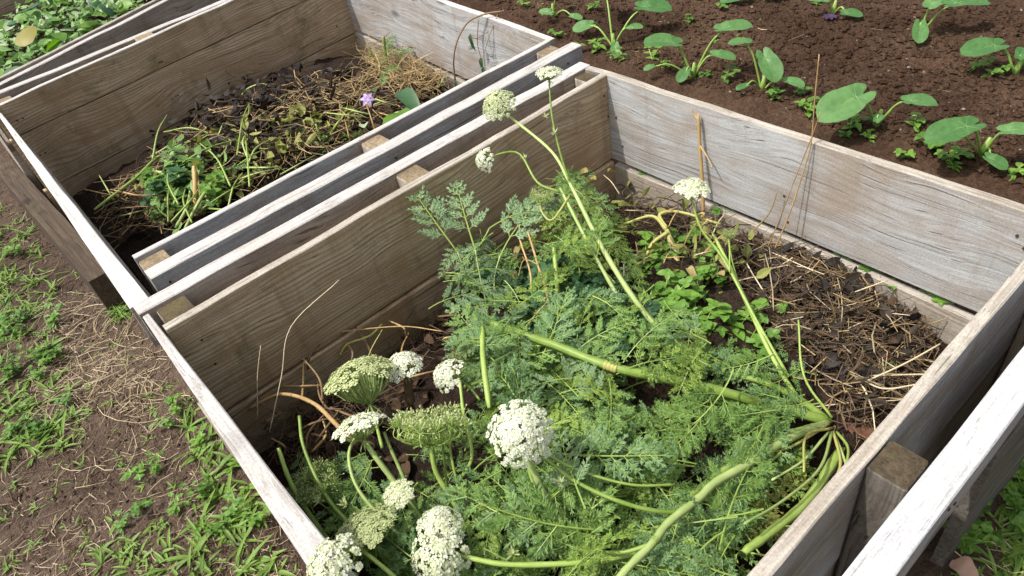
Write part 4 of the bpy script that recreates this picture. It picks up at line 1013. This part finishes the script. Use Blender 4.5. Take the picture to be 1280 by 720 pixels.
taro('taro plant nearest the right edge of the field board', (1224, 203), [(1208, 158, 66, 195, .15), (1262, 163, 44, -15, .1), (1238, 198, 30, -40, .7), (1178, 168, 14, 200, .2)])
taro('taro plant with one round leaf facing the camera', (952, 116), [(957, 72, 48, 290, .95), (986, 101, 28, -35, .3), (932, 107, 18, 200, .3), (932, 52, 30, 165, .1)])
taro('taro plant with four leaves left of the round-leaved one', (866, 98), [(840, 53, 50, 165, .3), (906, 35, 48, -5, .1), (896, 68, 34, -20, .25), (857, 89, 26, 240, .6), (815, 83, 16, 200, .5)])
taro('tall-stemmed taro plant behind the divider end', (766, 52), [(736, 31, 30, 195, .7), (806, 8, 48, -15, .3), (789, 34, 22, 10, .4), (769, 57, 22, 270, .8), (757, -12, 40, 80, .3)])
taro('small taro plant at upper edge behind middle bin', (692, 24), [(687, 16, 20, 160, .6), (716, 20, 18, -20, .6), (697, -5, 30, 90, .3)])
taro('taro plant at the top edge with upright round leaf', (1148, 46), [(1150, 32, 32, 260, .8), (1195, 4, 50, -5, .1), (1165, 5, 40, 50, .3)])
taro('taro plant cut off by right picture edge', (1270, 88), [(1243, 57, 50, 190, .3), (1275, 70, 26, 60, .4), (1300, 60, 50, 10, .3)])
taro('small taro plant at the top with one side leaf', (1040, 22), [(1058, 16, 26, -20, .4), (1030, 0, 26, 150, .3)])
taro('taro leaves touching the top picture edge right of centre', (944, -2), [(930, -6, 40, 180, .3), (960, -8, 30, 10, .3)])

def on_field(poly):
    def f(r):
        px, py = samp(poly, r); q = P(px, py, FZ); q.z = field_z(q.x, q.y); return q
    return f
PF = [(600, 0), (1280, 0), (1280, 240), (1000, 150), (760, 75)]
r = random.Random(97)
SEED = [weed_mesh(210 + i, L_WEED, .03, 3, .028, .015, 2, 1.2) for i in range(3)]
spots = [(1170, 195), (1185, 205), (1062, 165), (1055, 172), (828, 168), (820, 180), (1140, 170), (878, 95), (905, 105), (830, 85), (815, 75), (1000, 118), (1010, 150), (1012, 140), (720, 60), (745, 62), (700, 45), (780, 75), (1135, 198), (1190, 215), (1260, 225), (1205, 205), (1020, 10), (860, 30), (905, 15), (1165, 190), (1088, 178), (970, 130), (1215, 85), (1235, 90), (740, 20), (660, 10)]
for (x, y) in spots:
    q = P(x, y, FZ); q.z = field_z(q.x, q.y) - .003
    tag(obj('seedling', SEED[r.randrange(3)], mat=Matrix.Translation(q) @ Matrix.Rotation(r.uniform(0, 6), 4, 'Z') @ Matrix.Scale(r.uniform(.7, 1.5), 4)), 'small green weed seedling on the bare field soil', 'weed', 'weed seedlings in the field')
litter('seedling_cover', 260, on_field([(640, 0), (960, 0), (960, 60), (880, 110), (760, 75)]), 98, L_WEED, .006, .016, 'tiny green seedlings over the soil')
bb = MB()
for k in range(8):
    a = k * .78; oval_leaf(bb, Vector((0, 0, .01)), Vector((math.cos(a), math.sin(a), .4)), Vector((0, 0, 1)), .035, .016, 0, .2, .3, 4)
q = P(1036, 30, FZ); q.z = field_z(q.x, q.y)
tag(obj('purple_weed', bb.mesh('purple_weed', leafmat('leaf_purple', (.035, .015, .045), (.08, .04, .1), .1)), loc=q), 'small dark purple weed on the field near top edge', 'weed')
def clods(name, n, sampler, smin, smax, mat, seed, label):
    r = random.Random(seed); b = MB()
    base = [(1, 0, 0), (-1, 0, 0), (0, 1, 0), (0, -1, 0), (0, 0, 1), (0, 0, -1)]
    tri = [(0, 2, 4), (2, 1, 4), (1, 3, 4), (3, 0, 4), (2, 0, 5), (1, 2, 5), (3, 1, 5), (0, 3, 5)]
    for i in range(n):
        q = sampler(r); s = smin + (smax - smin) * r.random() ** 3; a = r.uniform(0, 6.28); i0 = len(b.v)
        ca, sa = math.cos(a), math.sin(a)
        for (x, y, z) in base:
            x *= s * r.uniform(.6, 1.3); y *= s * r.uniform(.6, 1.3); z = z * s * r.uniform(.5, .9) + s * .3
            x += r.gauss(0, .2) * s; y += r.gauss(0, .2) * s
            b.v.append((q.x + x * ca - y * sa, q.y + x * sa + y * ca, q.z + z))
        for t in tri: b.f.append(tuple(i0 + k for k in t)); b.m.append(0)
    o = kind(obj(name, b.mesh(name, mat)), 'stuff'); o['label'] = label
clods('soil_clods', 9000, on_field(PF), .002, .017, S_FIELD, 99, 'crumbly reddish soil clods on the field')
clods('pebbles', 70, on_field(PF), .003, .009, STONE, 100, 'small pale stones on the field')
strands('pale_straw', 60, on_field(PF), .02, .08, .0008, STRAW, 101, .1, .1, 'bits of straw on the field soil')

for i in range(11):
    yy = (.06, .11, .16, .42, .55, .6, .8, .86, .93, 1.0, 1.06)[i]
    o = obj('gap_weed', SEED[i % 3], mat=Matrix.Translation((-.03, yy, -.345)) @ Matrix.Rotation(i * 1.3, 4, 'Z') @ Matrix.Scale(.8 + .1 * (i % 4), 4))
    tag(o, 'tiny green weed showing in the gap between the field boards', 'weed', 'weeds in the gap between the field boards')
clods('compost_clods', 900, on_heap(BR, heapA, -.36, .012), .003, .016, S_COMP, 103, 'dark crumbs of compost beside the field board')
clods('compost_clods', 700, on_heap(PB, heapB, -.35, .012), .003, .02, S_COMP, 104, 'dark crumbs of compost in the middle bin')
# ------------------------------------------------------------------ grass side
def on_path(poly):
    def f(r):
        while True:
            px, py = samp(poly, r); q = P(px, py, GZ)
            if q.x > 1.44 or q.y > 1.37: break
        q.z = path_z(q.x, q.y); return q
    return f
PL = [(-40, 200), (120, 330), (190, 400), (390, 720), (380, 800), (-60, 800)]
clods('soil_clods', 3500, on_path(PL), .0015, .009, S_PATH, 111, 'crumbs of soil on the trodden path')
strands('pale_straw', 1300, on_path(PL), .02, .11, .0009, STRAW, 112, .08, .12, 'dry grass stalks on the trodden path')
strands('pale_straw', 420, on_path([(30, 380), (130, 380), (190, 440), (200, 520), (60, 520)]), .06, .17, .001, STRAW, 113, .12, .1, 'denser dry grass stalks near the bin corner')
strands('brown_straw', 1700, on_path(PL), .02, .09, .001, STRAW_B, 114, .08, .15, 'brown dead stalks on the trodden path')
def grass(name, spots, seed, label, sampler_fn=on_path):
    r = random.Random(seed); b = MB()
    for (poly, n, lmin, lmax, wd) in spots:
        s = sampler_fn(poly)
        for i in range(n):
            q = s(r); k = r.randrange(4, 9); cl = r.uniform(.6, 1.15)
            for j in range(k):
                a = r.uniform(0, 6.28); ln = r.uniform(lmin, lmax) * cl
                d = Vector((math.cos(a), math.sin(a), r.uniform(.1, .95)))
                oval_leaf(b, q + Vector((r.gauss(0, .006), r.gauss(0, .006), 0)), d, Vector((0, 0, 1)) + Vector((-d.x, -d.y, 0)) * .5, ln, wd * r.uniform(.7, 1.3), 0, .35, r.uniform(.1, .55), 5, 1.3)
    o = kind(obj(name, b.mesh(name, L_GRASS)), 'stuff'); o['label'] = label; return o
grass('grass', [([(-40, 230), (40, 290), (70, 360), (60, 440), (-40, 440)], 85, .03, .075, .006),
                ([(-40, 330), (100, 340), (90, 380), (-40, 420)], 30, .03, .07, .006),
                ([(-40, 440), (60, 430), (105, 510), (80, 560), (-40, 610)], 80, .03, .085, .008),
                ([(225, 490), (260, 480), (340, 640), (300, 680), (250, 600)], 26, .03, .08, .009),
                ([(100, 640), (200, 650), (230, 720), (120, 740)], 16, .02, .06, .008),
                ([(230, 590), (330, 600), (350, 720), (240, 720)], 26, .03, .08, .009),
                ([(130, 320), (190, 400), (150, 400)], 22, .02, .06, .006)] + [(PL, 150, .012, .035, .004)], 115, 'tufts of broad-bladed grass and weeds on the path')
PR = [(1160, 700), (1240, 560), (1300, 480), (1400, 480), (1400, 800), (1100, 800)]
grass('grass', [(PR, 130, .03, .09, .009)], 116, 'grass and weeds outside the near-side board')
strands('pale_straw', 160, on_path(PR), .03, .14, .0009, STRAW, 117, .25, .2, 'dry stalks outside the near-side board')
weeds(14, [(1160, 690), (1230, 600), (1290, 560), (1290, 720)], lambda r: GZ, 118, [WEEDS[1], WEEDS[3], WEEDS[0]], 'leafy green weed on the ground outside the near-side board', 'weeds outside the near-side board', smin=.6, smax=1.1)
weeds(22, [(-20, 260), (60, 340), (100, 520), (-20, 600)], lambda r: GZ, 119, [WEEDS[1], WEEDS[3]], 'small leafy weed growing in the grass at left picture edge', 'leafy weeds in the grass', smin=.6, smax=1.)
weeds(14, [(215, 480), (255, 490), (330, 650), (280, 680), (110, 680), (130, 640)], lambda r: GZ, 120, [WEEDS[3], WEEDS[1]], 'small leafy weed on bare path beside the bleached board', 'leafy weeds on the path', smin=.5, smax=.9)
bb = MB(); oval_leaf(bb, Vector((0, 0, 0)), Vector((.2, .5, .1)), Vector((0, 0, 1)), .06, .045, 0, .5, .5, 9)
bb.v = [(v[0], v[1], v[2] + .012 * mnoise.noise(Vector(v) * 60)) for v in bb.v]
q = P(1192, 700, GZ + .03)
tag(obj('dead_leaf', bb.mesh('dead_leaf', leafmat('leaf_dead_pink', (.2, .12, .08), (.38, .25, .18), .1, .8), True), loc=q), 'pinkish brown dead leaf on the ground under the near rail', 'leaf')

# the same ground cover carries on beyond the picture's edges
def around(r):
    while True:
        q = Vector((r.uniform(1.5, 2.55), r.uniform(-3.1, 1.85), 0)) if r.random() < .75 else Vector((r.uniform(-.05, 1.6), r.uniform(1.4, 1.9), 0))
        u = RM.T @ (np.array(q + Vector((0, 0, GZ))) - CP); px = 640 + F_PX * u[0] / -u[2]; py = 360 - F_PX * u[1] / -u[2]
        if not (-30 < px < 1310 and -20 < py < 740 and u[2] < 0): break
    q.z = path_z(q.x, q.y); return q
strands('pale_straw', 1300, around, .02, .11, .0009, STRAW, 131, .08, .12, 'dry grass stalks further along the path')
clods('soil_clods', 2500, around, .0015, .009, S_PATH, 132, 'crumbs of soil further along the path')
grass('grass', [(None, 330, .03, .08, .008)], 133, 'grass tufts further along the path', lambda poly: around)
